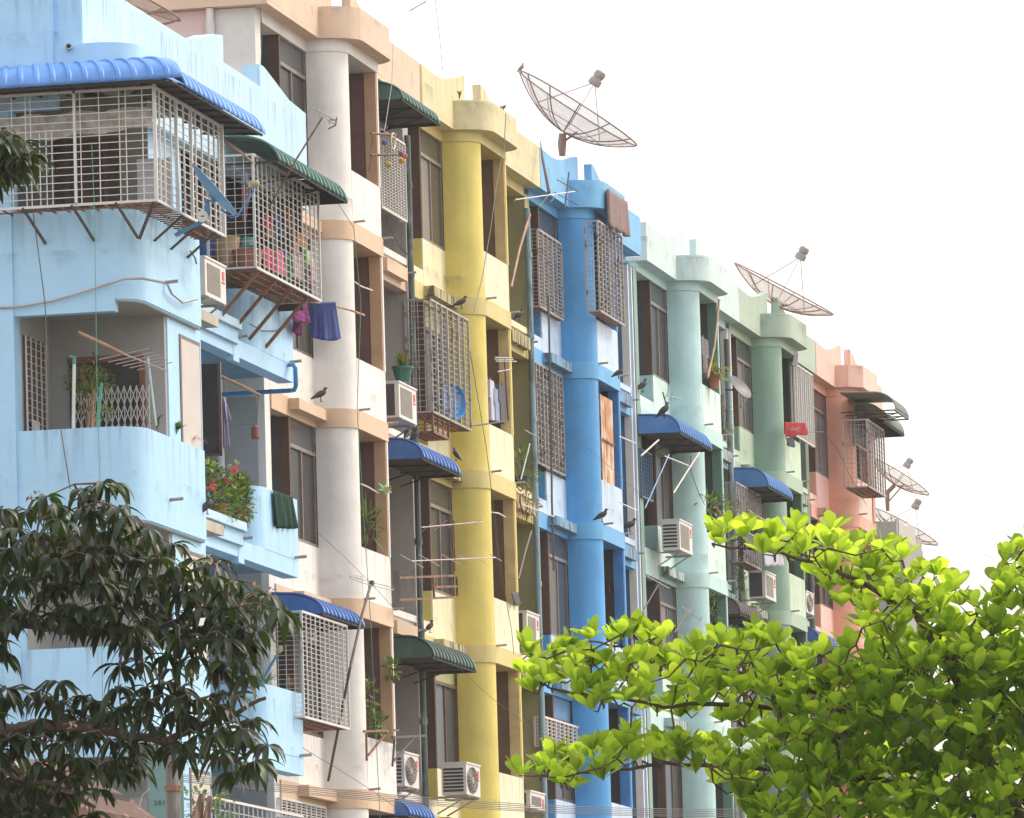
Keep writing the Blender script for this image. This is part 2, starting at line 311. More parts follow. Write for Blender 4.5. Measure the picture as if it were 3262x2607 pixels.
def house(key, Y0, col, band, corn, label, sr, f0, f1, fincol, screen, pil, glasspair=('glasslight', 'glass'), rnd=True, first=False, nofl=7, near_fin=False, trim=None, last=False, front=None):
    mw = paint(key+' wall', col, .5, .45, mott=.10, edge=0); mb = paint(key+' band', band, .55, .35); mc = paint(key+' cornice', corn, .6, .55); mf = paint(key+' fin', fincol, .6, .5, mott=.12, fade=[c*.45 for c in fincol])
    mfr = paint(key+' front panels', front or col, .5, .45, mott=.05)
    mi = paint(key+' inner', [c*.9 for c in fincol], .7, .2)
    ledg = plain(key+' stained ledge', [.6*c+.10 for c in band], .85, second=(.10, .085, .065), thr=.53, scale=3.5, stretch=(2, 2.6, .5))
    root = thing('row_house', (0, Y0, 0), label, 'building', 'row houses in one terrace, each its own colour')
    q = lambda pts: [(x, y+Y0) for x, y in pts]
    b = MB()
    b.box(-9, -1.35, Y0+sr, Y0+f1, 0, 21.05).build('wall', mw, root)
    if first: MB().box(-9, -.002, Y0-3.35, Y0+sr, 0, 21.13).build('end_wall', mw, root)
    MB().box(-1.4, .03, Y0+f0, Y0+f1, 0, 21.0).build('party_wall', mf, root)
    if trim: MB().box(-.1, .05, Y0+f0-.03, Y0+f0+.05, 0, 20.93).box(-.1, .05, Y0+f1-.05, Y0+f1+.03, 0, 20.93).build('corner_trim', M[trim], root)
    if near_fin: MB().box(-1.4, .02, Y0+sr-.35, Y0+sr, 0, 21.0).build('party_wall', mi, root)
    # rounded corner column
    o = [(0, 0)] + arc(.2, .4, .4, -90, 0) + [(.46, .4), (.4, .2), (0, .16)]
    MB().prism(q(o), 0, ZT+.02).build('column', mw, root)
    # top beam + cornice + parapet
    bl = bayline(.02, sr, f0)
    MB().prism(q(bl+[(-1.3, f0), (-1.3, sr)]), ZT, 21.14).build('beam', mw if key == 'white' else mb, root)
    s0c = -3.55 if first else sr-.02; 
    cl = cornice_line(s0c, f1+.04 if not last else f1+.2, round_=rnd)
    cm = MB().prism(q(cl+[(-9 if first else -1.3, f1), (-9 if first else -1.3, s0c)]), 21.14, 21.22)
    cin = cornice_line(s0c, cl[-1][1], round_=rnd, d=.12)
    cm._strip(q(cl[1:-1]), q(cin[1:-1]), 21.22, 21.65)
    if first: cm.box(-9, .25, Y0+s0c, Y0+s0c+.15, 21.22, 21.95)
    cm.build('cornice', mc, root)
    def rise(t): return .38*t*t*(3-2*t)
    prof = [(s0c, 21.22), (s0c, 21.9)] + [(-1.6+2.45*i/8, 21.87+.36*(i/8)**1.6) for i in range(9)] + [(.85, 21.72), (1.0, 21.68), (2.2, 21.68), (2.2, 22.28)] + [(2.4+2.2*i/8, 22.28-.38*(1-(1-i/8)**2.0)) for i in range(9)] + [(cl[-1][1], 21.9), (cl[-1][1], 21.22)]
    MB().xprism([(y+Y0, z) for y, z in prof], .105, .252).build('roof_parapet', mc, root)
    for k in range(nofl):
        zt = ZT-3*k; zl = max(zt-2.7, 0)
        if k:
            bb = MB().prism(q(bayline(.025, sr, f0)+[(-.15, f0), (-.15, sr)]), zt, zt+.3); bb.build('floor_band', mb, root)
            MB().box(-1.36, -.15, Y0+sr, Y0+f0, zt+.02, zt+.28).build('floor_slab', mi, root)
        # balcony front
        MB().box(.47, .604, Y0+.4, Y0+2.453, zl+.002, zt-1.87).build('balcony_parapet', mfr, root)
        MB().box(0, .469, Y0+2.33, Y0+2.45, zl, zt-1.87).build('balcony_cheek', mw, root)
        MB().box(.41, .6, Y0+2.32, Y0+2.45, zt-1.87, zt).build('pillar', pil, root)
        MB().box(.595, .612, Y0+2.37, Y0+2.46, zt-1.87, zt).build('pillar_edge', mw, root)
        MB().box(-.9, .41, Y0+2.34, Y0+2.42, zt-1.87, zt).build('screen', screen, root)
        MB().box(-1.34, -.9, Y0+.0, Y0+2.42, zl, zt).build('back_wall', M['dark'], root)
        # window block
        MB().box(-1.3, -.03, Y0-1.8, Y0-1.66, zl, zt-1.9).build('side_wall', mw, root)
        MB().box(-.029, .004, Y0-1.803, Y0+0, zl, zt-1.9).box(-.14, -.03, Y0-1.659, Y0, zl, zt-1.901).build('window_wall', mfr, root)
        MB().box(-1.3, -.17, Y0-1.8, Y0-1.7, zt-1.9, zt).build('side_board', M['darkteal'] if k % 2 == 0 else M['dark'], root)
        MB().box(-.17, -.004, Y0-1.8, Y0-1.7, zt-1.9, zt).build('door_jamb', M['brown'], root)
        pk = R.choice([(glasspair[0], 'glass'), ('curtain', 'glass'), (glasspair[0], 'curtain2'), ('glass', 'dark'), ('curtain2', 'dark')])
        w = MB(); zb, zh, ztp = zt-1.9, zt-.46, zt-.01
        ys = [Y0-1.72, Y0-.95, Y0-.06]
        for y in ys: w.box(-.07, -.015, y, y+.05, zb, ztp if y != ys[1] else zh)
        w.box(-.07, -.01, Y0-1.7, Y0, zb, zb+.05).box(-.07, -.005, Y0-1.7, Y0, zh, zh+.06)
        fr = w.build('window', M['alu'] if k % 2 == 0 else M['bronze'], root)
        MB().box(-.055, -.045, ys[0]+.05, ys[1], zb+.05, zh).build('pane', M[pk[0]], fr)
        MB().box(-.05, -.04, ys[1]+.05, ys[2], zb+.05, zh).build('pane', M[pk[1]], fr)
        MB().box(-.05, -.035, ys[0]+.05, ys[2], zh+.06, ztp).build('transom', mi if k % 2 else M['glass'], fr)
        # recess parapets and grooves
        MB().box(-.14, 0, Y0+sr, Y0-1.81, zl, zt-2.45).build('recess_parapet', mfr, root)
        MB().box(-.14, 0, Y0+2.45, Y0+f0, zl, zt-2.43).build('recess_parapet', mfr, root)
        MB().box(0.001, .05, Y0+2.47, Y0+f0, zt-2.56, zt-2.45).build('coping', mfr, root)
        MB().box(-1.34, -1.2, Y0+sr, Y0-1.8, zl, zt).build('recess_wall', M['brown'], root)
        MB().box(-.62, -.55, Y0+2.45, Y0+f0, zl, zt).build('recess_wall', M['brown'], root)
        if k:
            lm = ledg if key != 'white' else mb; MB().box(.026, .20, Y0-1.9, Y0-.02, zt+.1, zt+.27).build('ledge', lm, root); MB().box(.026, .14, Y0+4.9, Y0+f0-.4, zt+.12, zt+.34).build('ledge', lm, root)
            for yy, x0 in ((.42, .6), (2.5, .58), (f0-.1, .02)): MB().tube([(x0, Y0+yy, zt+.3), (x0+.2, Y0+yy, zt+.31)], .02).build('rain_spout', M['conc'], root)
    return root
hs = {}
TAN = M['tan']
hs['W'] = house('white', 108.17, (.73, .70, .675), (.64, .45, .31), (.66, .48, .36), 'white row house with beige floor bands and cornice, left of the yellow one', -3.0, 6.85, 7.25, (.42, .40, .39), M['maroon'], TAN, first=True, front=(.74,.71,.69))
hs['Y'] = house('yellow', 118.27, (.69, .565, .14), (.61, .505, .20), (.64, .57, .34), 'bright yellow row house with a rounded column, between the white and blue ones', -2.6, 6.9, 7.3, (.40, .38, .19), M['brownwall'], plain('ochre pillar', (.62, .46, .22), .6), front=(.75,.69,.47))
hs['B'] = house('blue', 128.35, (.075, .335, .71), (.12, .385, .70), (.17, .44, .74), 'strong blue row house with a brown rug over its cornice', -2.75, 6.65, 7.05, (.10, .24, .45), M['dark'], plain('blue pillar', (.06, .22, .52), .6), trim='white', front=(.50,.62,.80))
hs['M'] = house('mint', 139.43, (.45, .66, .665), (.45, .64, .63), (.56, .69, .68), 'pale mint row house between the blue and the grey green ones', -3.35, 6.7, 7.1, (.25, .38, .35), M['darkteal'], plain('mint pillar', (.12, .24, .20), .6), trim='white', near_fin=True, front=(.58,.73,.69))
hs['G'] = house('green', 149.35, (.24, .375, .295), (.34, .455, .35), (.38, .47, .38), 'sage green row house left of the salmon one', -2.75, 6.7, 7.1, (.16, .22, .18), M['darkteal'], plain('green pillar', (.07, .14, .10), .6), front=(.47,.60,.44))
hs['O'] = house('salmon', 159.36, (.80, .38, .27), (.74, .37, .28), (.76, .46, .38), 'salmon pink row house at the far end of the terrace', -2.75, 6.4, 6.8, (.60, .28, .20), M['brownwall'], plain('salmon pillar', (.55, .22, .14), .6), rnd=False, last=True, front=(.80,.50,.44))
# W end wall details: pink stretch of wall and white drain pipe
t = MB(); t.box(-9, -.62, 104.80, 104.818, 15, 21.13); t.build('painted_end_wall', paint('pale pink plaster', (.68, .50, .49), .6), hs['W'])
mg = paint('shaded end plaster', (.34, .335, .34), .7, .3); MB().box(-9, -.12, 104.79, 104.80, 0, 15.1).build('lower_end_wall', mg, hs['W'])  # shade on the lower end wall is put into this grey
px = at('D', 965, 250, Y=104.7).x
t = thing('drain_pipe', (px, 104.7, 15), 'thick white drain pipe on the pinkish end wall above the light blue roof', 'drain pipe', 'drain pipes on the terrace')
MB().tube([(px, 104.7, 12), (px, 104.7, 21.13)], .062, 12).build('pipe', M['pvcwhite'], t)
MB().tube([(px, 104.7, 20.62), (px, 104.7, 20.92)], .072, 12).tube([(px, 104.7, 20.28), (px, 104.7, 20.32)], .072, 12).build('socket', M['pvcwhite'], t)
# ------------------------------------------------------------------ light blue corner house
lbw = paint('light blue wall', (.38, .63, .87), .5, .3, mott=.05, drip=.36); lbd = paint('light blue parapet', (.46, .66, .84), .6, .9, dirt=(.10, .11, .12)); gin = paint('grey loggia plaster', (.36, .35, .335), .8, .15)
lb = thing('corner_house', (0, 96, 0), 'light blue corner house with rounded balconies and caged top floor', 'building')
lbt = paint('light blue top wall', (.39, .64, .88), .55, .5, drip=.3)
MB().box(-9, -1.35, 93.5, 104.5, 0, 18.3).build('wall', lbw, lb)
MB().box(-.36, .6, 95.6, 97.6, 14.8, 18.3).build('street_pier', lbw, lb)
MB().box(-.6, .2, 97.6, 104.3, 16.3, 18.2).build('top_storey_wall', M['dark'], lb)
MB().box(-9, .42, 91.465, 91.75, 17.57, 19.1).build('end_wall', lbt, lb)
MB().box(.42, .79, 91.58, 92.05, 17.96, 20.1).build('end_pier', lbt, lb)
MB().box(-9, .5, 91.75, 104.4, 18.3, 18.45).build('flat_roof', M['conc'], lb)
MB().box(-9, -.215, 91.46, 91.8, 0, 17.56).build('front_pier', lbw, lb)
MB().box(.3, .62, 95.8, 104.5, 18.28, 18.5).build('roof_beam', lbt, lb)
def lbbay(a=.0, X=1.5, Yf=91.5, r=.5, Ye=95.0): return [(-.5, Yf-a), (X-r, Yf-a)] + arc(X-r, Yf+r, r+a, -90, 0) + [(X+a, Ye)]
# roof parapet with raised scroll ends
prof = [(91.6, 17.9), (91.6, 19.95), (92.1, 19.9), (92.7, 19.45), (93.4, 19.4), (97.2, 19.4), (98.0, 19.5), (98.9, 19.72), (99.5, 19.8), (99.5, 19.4), (101.75, 19.38), (101.75, 19.72), (102.0, 19.72), (102.6, 19.62), (103.6, 19.45), (104.67, 19.4), (104.67, 17.9)]
MB().xprism(prof, .52, .8).build('roof_parapet', lbd, lb)
# top storey bay cornice wall
bl = lbbay(); MB().prism(bl+[(.5, 95.0), (.5, 92.1), (-.5, 92.1)], 17.95, 18.42).build('bay_cornice', lbt, lb)
for k, (z0, z1) in enumerate(((14.93, 16.15), (11.95, 13.2), (8.95, 10.25), (5.95, 7.2), (2.95, 4.2))):
    o = lbbay(); i_ = lbbay(-.14)
    MB()._strip(o, [(-.5, 91.64)]+i_[1:], z0, z1).build('balcony_parapet', lbw, lb); MB().prism(lbbay(-.02)+[(-.4, 95.0)], z0-.02, z0+.12).build('balcony_floor', lbw, lb)
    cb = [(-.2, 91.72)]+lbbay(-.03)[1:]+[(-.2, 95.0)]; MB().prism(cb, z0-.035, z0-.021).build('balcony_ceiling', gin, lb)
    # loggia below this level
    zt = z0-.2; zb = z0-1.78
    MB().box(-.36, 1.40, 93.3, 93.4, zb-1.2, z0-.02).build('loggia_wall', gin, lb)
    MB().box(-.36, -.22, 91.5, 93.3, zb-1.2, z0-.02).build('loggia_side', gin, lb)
    MB().box(-.22, 1.18, 91.5, 91.7, z0-.17, z0).build('front_beam', lbw, lb)
    MB().box(1.28, 1.42, 93.4, 95.25, zb-.1, z0-.036).build('street_wall', lbw, lb)
    fr = MB().box(1.42, 1.432, 94.02, 95.16, zb-.03, z0-.2).build('board_frame', M['bronze'], lb)
    MB().box(1.432, 1.438, 94.08, 95.10, zb-.03, z0-.26).build('board', M['pinkboard'], fr)
    # street side beam, planter and second rounded bay
    MB().prism([(.6, 96.6), (.6, 104.25), (.35, 104.25), (.35, 96.6)], z0+.28, z0+.54).build('street_beam', lbw, lb)
    MB().box(.5, .606, 100.45, 100.8, z0+.20, z0+.50).build('beam_drop', lbw, lb)
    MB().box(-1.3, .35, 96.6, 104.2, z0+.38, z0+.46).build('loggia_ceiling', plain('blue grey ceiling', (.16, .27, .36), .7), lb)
    pl = [(.3, 97.0), (.66, 97.0), (.66, 100.5)] + arc(.3, 100.5, .36, 0, 90, 8)
    MB().prism(pl, z0+.45, z0+.66).build('planter', lbw, lb)
    plc = [(.3, 96.9), (.72, 96.9), (.72, 100.5)] + arc(.3, 100.5, .42, 0, 90, 8)
    MB().prism(plc, z0+.655, z0+.78).build('planter_cap', lbd, lb)
    bay = [(-.2, 101.75), (.15, 101.75)] + arc(.15, 102.2, .455, -90, 0, 8) + [(.605, 104.25), (.45, 104.25), (.45, 102.3), (.2, 102.0), (-.2, 102.0)]
    MB().prism(bay, z0+.541, z1+.22).build('bay_parapet', lbw, lb)
    for sx, sy, sz in ((.6, 100.6, .56), (1.5, 93.0, .38), (.6, 104.0, .57)): MB().tube([(sx, sy, z0+sz), (sx+.19, sy, z0+sz+.01)], .024).build('rain_spout', M['conc'], lb)
    MB().box(.6, 1.2, 95.2, 97.2, z0+.27, z0+.42).build('ledge', M['stain'], lb)
# ------------------------------------------------------------------ neighbourhood beyond the terrace end
tw = thing('apartment_building', (-4, 200, 0), 'grey concrete building with curved roof tower behind the salmon house', 'building')
cg = paint('grey concrete', (.30, .29, .27), .8, .5); cg2 = paint('pale concrete', (.46, .43, .40), .8, .6)
c0, c1, c2 = at(12, 815, 265, Y=185), at(12, 922, 250, Y=185), at(12, 975, 255, Y=190)
MB().box(c0.x, c1.x, 185, 185.3, 12, c0.z+.05).box(c0.x, c1.x+.1, 185.3, 189, 12, c0.z-.4).build('tower_face', cg, tw)
MB().xprism([(185.31, 12), (185.31, c1.z+.1), (186.4, c1.z-.02), (187.3, c1.z+.14), (188.2, c1.z+.12), (188.5, c1.z-.9), (189.1, c1.z-1.0), (189.1, 12)], c1.x-.1, c1.x+.02).build('tower_side', cg2, tw)
MB().box(-12, c1.x-.1, 189.2, 190.2, 0, at(12, 1060, 430, Y=195).z).build('wall', cg, tw)
for i in range(1):
    for k in range(4): MB().box(c1.x-.1, c1.x-.07, 189.4+i*3.6, 189.9+i*3.6, 3+k*3.3, 4.6+k*3.3).build('window', M['glass'], tw)
gn = MB(); p = at(12, 860, 730, Y=200); gn.box(p.x-.6, p.x+1.1, 183.0, 183.05, p.z-1.2, p.z+.6)
tag(gn.build('shade_net', cloth('green netting', (.02, .55, .22), .4), loc=(p.x, 183, p.z)), 'bright green netting glimpsed through the leaves right of the salmon house', 'net')
# ------------------------------------------------------------------ awnings
def ribpaint(o, w, nv, mat, per=5, tops=(1,)):  # paler rib faces: the highlights along the ribs are painted into the colour
    if mat.name+' rib highlight' not in bpy.data.materials:
        m2 = mat.copy(); m2.name = mat.name+' rib highlight'
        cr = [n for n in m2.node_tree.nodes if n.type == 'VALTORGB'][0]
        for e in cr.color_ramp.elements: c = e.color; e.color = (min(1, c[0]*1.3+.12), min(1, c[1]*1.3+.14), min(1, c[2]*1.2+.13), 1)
    o.data.materials.append(bpy.data.materials[mat.name+' rib highlight'])
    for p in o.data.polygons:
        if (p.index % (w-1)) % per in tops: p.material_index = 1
def awning(name, Xin, Xout, Y1, Y2, ze, drop, mat, label, cap=True, farcap=False, lining=True, flat=.45):
    """curved ribbed sheet: eave at Xout, z=ze; top at Xin, z=ze+drop"""
    root = thing(name, (Xin, Y1, ze), label, 'awning', 'curved metal awnings on the facades')
    pr = []
    n = 10; d = Xout-Xin; fx = Xin+d*flat
    pr.append((Xin, ze+drop+.02))
    for i in range(n+1):
        a = math.pi/2*i/n; pr.append((fx+(Xout-fx)*math.sin(a), ze+drop*math.cos(a)))
    nr = max(6, int(round((Y2-Y1)/.26)))
    def fn(u, v):
        i = v*(len(pr)-1); k = min(int(i), len(pr)-2); t = i-k
        x = pr[k][0]*(1-t)+pr[k+1][0]*t; z = pr[k][1]*(1-t)+pr[k+1][1]*t
        ph = (u*nr) % 1.0
        r_ = .03 if ph < .25 and u < .999 else 0.0
        # rib stands proud along the local normal
        k2 = min(k+1, len(pr)-1); nx = (pr[k2][1]-pr[k][1]); nz = (pr[k2][0]-pr[k][0]); l = math.hypot(nx, nz) or 1
        return (x-nx/l*r_, Y1+(Y2-Y1)*u, z+nz/l*r_)
    m = MB(); us = []
    for j in range(nr): us += [(j+.0)/nr+1e-5, (j+.05)/nr, (j+.2)/nr, (j+.249)/nr+1e-4, (j+.3)/nr]
    us.append(1.0); w = len(us); nv = len(pr)-1
    vs = [fn(u if ((u*nr) % 1) else u, v/nv) for v in range(nv+1) for u in us]
    vs2 = []
    for v in range(nv+1):
        for ui, u in enumerate(us):
            flag = (ui % 5) in (1, 2) and ui < w-1
            k = min(v, len(pr)-2); nx = pr[k+1][1]-pr[k][1]; nz = pr[k+1][0]-pr[k][0]; l = math.hypot(nx, nz) or 1; r_ = .028 if flag else 0
            vs2.append((pr[v][0]-nx/l*r_, Y1+(Y2-Y1)*u, pr[v][1]+nz/l*r_))
    m.add(vs2, [(j*w+i, j*w+i+1, (j+1)*w+i+1, (j+1)*w+i) for j in range(nv) for i in range(w-1)])
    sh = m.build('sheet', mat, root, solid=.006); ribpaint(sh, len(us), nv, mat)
    if cap:
        ee = [(x, z) for x, z in pr]; v = [(x, Y1+.01, z-.012) for x, z in ee]+[(Xin, Y1+.01, ze)]
        v2 = [(x, Y1+.025, z) for x, _, z in v]; k = len(v)
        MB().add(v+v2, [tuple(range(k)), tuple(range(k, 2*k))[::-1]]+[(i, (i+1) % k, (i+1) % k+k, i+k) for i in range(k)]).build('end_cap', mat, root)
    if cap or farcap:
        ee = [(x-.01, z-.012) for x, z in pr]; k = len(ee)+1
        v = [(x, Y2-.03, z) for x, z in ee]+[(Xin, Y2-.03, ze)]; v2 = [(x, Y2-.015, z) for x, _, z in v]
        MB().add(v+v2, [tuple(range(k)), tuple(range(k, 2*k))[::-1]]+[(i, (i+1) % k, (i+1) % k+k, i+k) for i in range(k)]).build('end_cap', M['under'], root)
    MB().box(Xin, Xout-.06, Y1+.04, Y2-.04, ze+.012, ze+.02).build('lining', M['under'], root) if lining else None  # dark panel added so the underside reads as shaded
    f = MB().bar((Xout-.02, Y1, ze-.02), (Xout-.02, Y2, ze-.02), .03).bar((Xin, Y1+.03, ze-.02), (Xout, Y1+.03, ze-.02), .03).bar((Xin, Y2-.03, ze-.02), (Xout, Y2-.03, ze-.02), .03)
    for j in range(1, 3): yy = Y1+(Y2-Y1)*j/3; f.bar((Xin, yy, ze-.02), (Xout, yy, ze-.02), .025); f.bar((Xin, yy, ze-.25), (Xout-.1, yy, ze-.03), .02)
    f.build('frame', M['under'], root)
    return root
def awn2(z, near, far, Xout, Xin, drop, mat, label, **kw):
    a = at(z, *near, X=Xout); b_ = at(z, *far, X=Xout)
    return awning('awning', Xin, Xout, a.y, b_.y, (a.z+b_.z)/2, drop, mat, label, **kw)
awn2(2, (1385, 655), (1645, 833), .9, .02, .28, M['greensheet'], 'dark green awning under the beige cornice of the white house, beside the yellow house')
awn2(7, (222, 978), (480, 1062), .85, .03, .32, M['bluesheet'], 'blue awning with pigeons between the white and yellow houses')
awn2(10, (990, 852), (1228, 908), .85, .03, .34, M['darksheet'], 'soot dark green awning between the white and yellow houses, below the rusty rack')
awn2(10, (388, 600), (622, 682), .8, -.05, .31, M['bluesheet'], 'blue awning with a white patch over the lower grille cage of the white house', flat=.3)
awn2(8, (472, 1228), (690, 1313), .85, .03, .34, M['bluesheet3'], 'faded blue awning on the mint house with a pigeon on top', flat=.6)
awn2(8, (1062, 1565), (1232, 1672), .85, .03, .38, M['bluesheet3'], 'faded blue awning on the sage green house under the red shirt', flat=.55)
awn2(11, (1465, 610), (1600, 658), .7, .03, .34, M['brownsheet'], 'small grey brown awning low on the sage green house')
awn2('O', (1440, 1082), (1600, 1205), 1.75, .5, .40, M['palesheet'], 'uppermost awning at the far end of the salmon house', cap=False, flat=.6, lining=False)
awn2('O', (1310, 1215), (1550, 1402), 1.30, .5, .42, M['palesheet'], 'lower pale awning over the grille cage of the salmon house', cap=False, farcap=True, lining=False)
awn2(12, (548, 865), (645, 900), .8, .03, .40, M['bluesheet'], 'small blue awning on the salmon house just above the leaves')
awn2(10, (860, 1712), (1010, 1728), .85, .03, .28, M['bluesheet'], 'blue awning at the bottom edge between the white and yellow houses')
awn2('H', (1225, 895), (2190, 1480), 1.62, .1, .38, M['greensheet'], 'large green awning over the laundry cage of the light blue house', cap=False, farcap=True, flat=.55, lining=False)
# wraparound awning of the corner house
wr = thing('corner_awning', (1, 91, 17.7), 'bright blue ribbed awning wrapping the top corner cage of the light blue house', 'awning', 'curved metal awnings on the facades')
def ribsheet(P0, along, out, n, length, depth, drop, mat, name, taper=0):
    P0, along, out = Vector(P0), Vector(along), Vector(out); m = MB(); us = []
    for j in range(n): us += [(j/n, 0), ((j+.08)/n, 1), ((j+.26)/n, 1), ((j+.34)/n, 0)]
    us.append((1, 0)); w = len(us); nv = 10; vs = []
    for v in range(nv+1):
        a = math.pi/2*v/nv; o_ = math.sin(a); z_ = math.cos(a); nrm = out*o_*.7+Vector((0, 0, 1))*z_
        for u, fl in us:
            vs.append(P0+along*(length*u+taper*o_*u)+out*(depth*o_)+Vector((0, 0, 1))*(drop*(z_-1))+nrm*(.03 if fl else 0))
    m.add(vs, [(j*w+i, j*w+i+1, (j+1)*w+i+1, (j+1)*w+i) for j in range(nv) for i in range(w-1)])
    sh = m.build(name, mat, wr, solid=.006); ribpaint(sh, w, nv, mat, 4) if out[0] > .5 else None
    return sh
ribsheet((-1.2, 91.45, 18.12), (1, 0, 0), (0, -1, 0), 16, 3.0, .85, .40, M['bluesheet2'], 'front_sheet', taper=.62)
ribsheet((1.55, 91.3, 18.12), (0, 1, 0), (1, 0, 0), 17, 4.6, .72, .40, M['bluesheet2'], 'side_sheet')
hp = MB(); P0 = Vector((1.62, 91.35, 18.15)); vs = [P0]
for i in range(7): a = math.pi/2*i/6; vs.append(Vector((1.80+.5*math.cos(a)*1.0, 91.2-.6*math.sin(a), 17.72)))
hp.add(vs, [(0, i+1, i+2) for i in range(6)]); hp.build('corner_sheet', M['bluesheet2'], wr, solid=.008)
fm = MB()
for i in range(8): x = -.9+i*.38; fm.bar((x, 91.5, 17.72), (x, 90.65, 17.70), .03)
for i in range(9): y = 91.3+i*.55; fm.bar((1.4, y, 17.76), (2.24, y, 17.70), .03)
fm.bar((-.9, 90.65, 17.7), (2.2, 90.65, 17.7), .03).bar((2.24, 90.7, 17.7), (2.24, 95.8, 17.7), .03)
fm.build('frame', M['under'], wr)
MB().box(-1.2, 1.5, 90.7, 91.5, 17.735, 17.745).box(1.5, 2.2, 90.75, 95.8, 17.735, 17.745).build('lining', M['under'], wr)  # dark panels added as the shade below both sheets
# ------------------------------------------------------------------ grille cages
def cage(Xin, Xout, Y1, Y2, z0, z1, nv, nh, mat, label, ns=3, tray=True, brackets=0, w=.012, bulge=0, wv=.026):
    root = thing('window_cage', (Xin, Y1, z0), label, 'window grille', 'metal grilles and cages over windows')
    f = MB()
    for x, y in ((Xout, Y1), (Xout, Y2), (Xin, Y1), (Xin, Y2)): f.bar((x, y, z0), (x, y, z1), .035)
    for z in (z0, z1): f.bar((Xout, Y1, z), (Xout, Y2, z), .035).bar((Xin, Y1, z), (Xout, Y1, z), .03).bar((Xin, Y2, z), (Xout, Y2, z), .03)
    f.build('frame', mat, root)
    g_ = MB()
    for i in range(1, nv): y = Y1+(Y2-Y1)*i/nv; g_.bar((Xout, y, z0), (Xout, y, z1), wv if i % 2 else wv*.8)
    for j in range(1, nh): z = z0+(z1-z0)*j/nh; g_.bar((Xout-.012, Y1, z), (Xout-.012, Y2, z), w)
    g_.build('street_grille', mat, root)
    if Xout-Xin > .12:
        g_ = MB()
        for i in range(1, ns): x = Xin+(Xout-Xin)*i/ns; g_.bar((x, Y1, z0), (x, Y1, z1), w)
        for j in range(1, nh): z = z0+(z1-z0)*j/nh; g_.bar((Xin, Y1+.01, z), (Xout, Y1+.01, z), w*.85)
        g_.build('side_grille', mat, root)
    if tray and Xout-Xin > .12:
        g_ = MB(); 
        for i in range(int((Y2-Y1)/.16)+1): y = Y1+i*.16; g_.bar((Xin, y, z0-.01), (Xout, y, z0-.01), .018)
        for i in range(1, 4): x = Xin+(Xout-Xin)*i/4; g_.bar((x, Y1, z0-.012), (x, Y2, z0-.012), .018)
        g_.build('floor_tray', M['rust'], root)
    for i in range(brackets):
        y = Y1+(Y2-Y1)*(i+.3)/brackets
        MB().bar((Xout-.03, y, z0-.02), (Xin, y, z0-.75), .045).build('bracket', M['rust'], root)
    return root
# corner cage of the light blue house (front and side)
ck = thing('corner_cage', (0, 91, 16.15), 'white grille cage wrapping the rounded top corner of the light blue house', 'window grille', 'metal grilles and cages over windows')
f = MB()
for z in (16.15, 17.68): f.bar((-.9, 91.0, z), (1.93, 91.0, z), .035).bar((1.93, 91.0, z), (1.93, 94.7, z), .035)
f.bar((1.93, 91, 16.13), (1.93, 91, 17.72), .045).bar((1.93, 94.7, 16.13), (1.93, 94.7, 17.72), .05)
f.bar((.82, 91, 16.15), (.82, 91, 17.7), .035).bar((-.3, 91, 16.15), (-.3, 91, 17.7), .03); f.build('frame', M['grille'], ck)
f = MB()
for x in (-.55, -.36, -.05, .14, .21, .33, .42, .50, .90, 1.16, 1.44, 1.53, 1.76): f.bar((x, 91, 16.15), (x, 91, 17.7 if x not in (.33, .42, .50) else 17.15), .012)
for j in range(1, 16): z = 16.15+j*.102; f.bar((-.9, 90.99, z), (1.93, 90.99, z), .011)
f.build('front_grille', M['grille'], ck)
f = MB()
for y in (91.25, 91.5, 91.85, 92.15, 92.55, 92.95, 93.2, 93.55, 93.95, 94.25, 94.5): f.bar((1.93, y, 16.15), (1.93, y, 17.7), .045 if y in (92.15, 92.95) else .024)
for j in range(1, 16): z = 16.15+j*.102; f.bar((1.92, 91, z), (1.92, 94.7, z), .010)
f.build('side_grille', M['grille'], ck)
f = MB()
for i in range(21): y = 91+i*.185; f.bar((1.5, y, 16.13), (1.93, y, 16.13), .02)
for i in range(14): x = -.8+i*.2; f.bar((x, 91, 16.13), (x, 91.5, 16.13), .02)
f.bar((1.7, 91, 16.125), (1.7, 94.7, 16.125), .02).bar((-.9, 91.25, 16.125), (1.93, 91.25, 16.125), .02); f.build('floor_tray', M['rust'], ck)
for x, y1 in ((.08, 91.0), (.76, 91), (1.37, 91)): MB().bar((x, 90.98, 16.15), (x+.17, 91.48, 15.72), .03).build('bracket', M['darksteel'], ck)
MB().bar((1.90, 91.0, 16.15), (1.5, 91.7, 15.75), .035).build('bracket', M['darksteel'], ck)
for y in (92.4, 93.3, 94.2): MB().bar((1.93, y, 16.13), (1.52, y, 15.8), .03).build('bracket', M['darksteel'], ck)
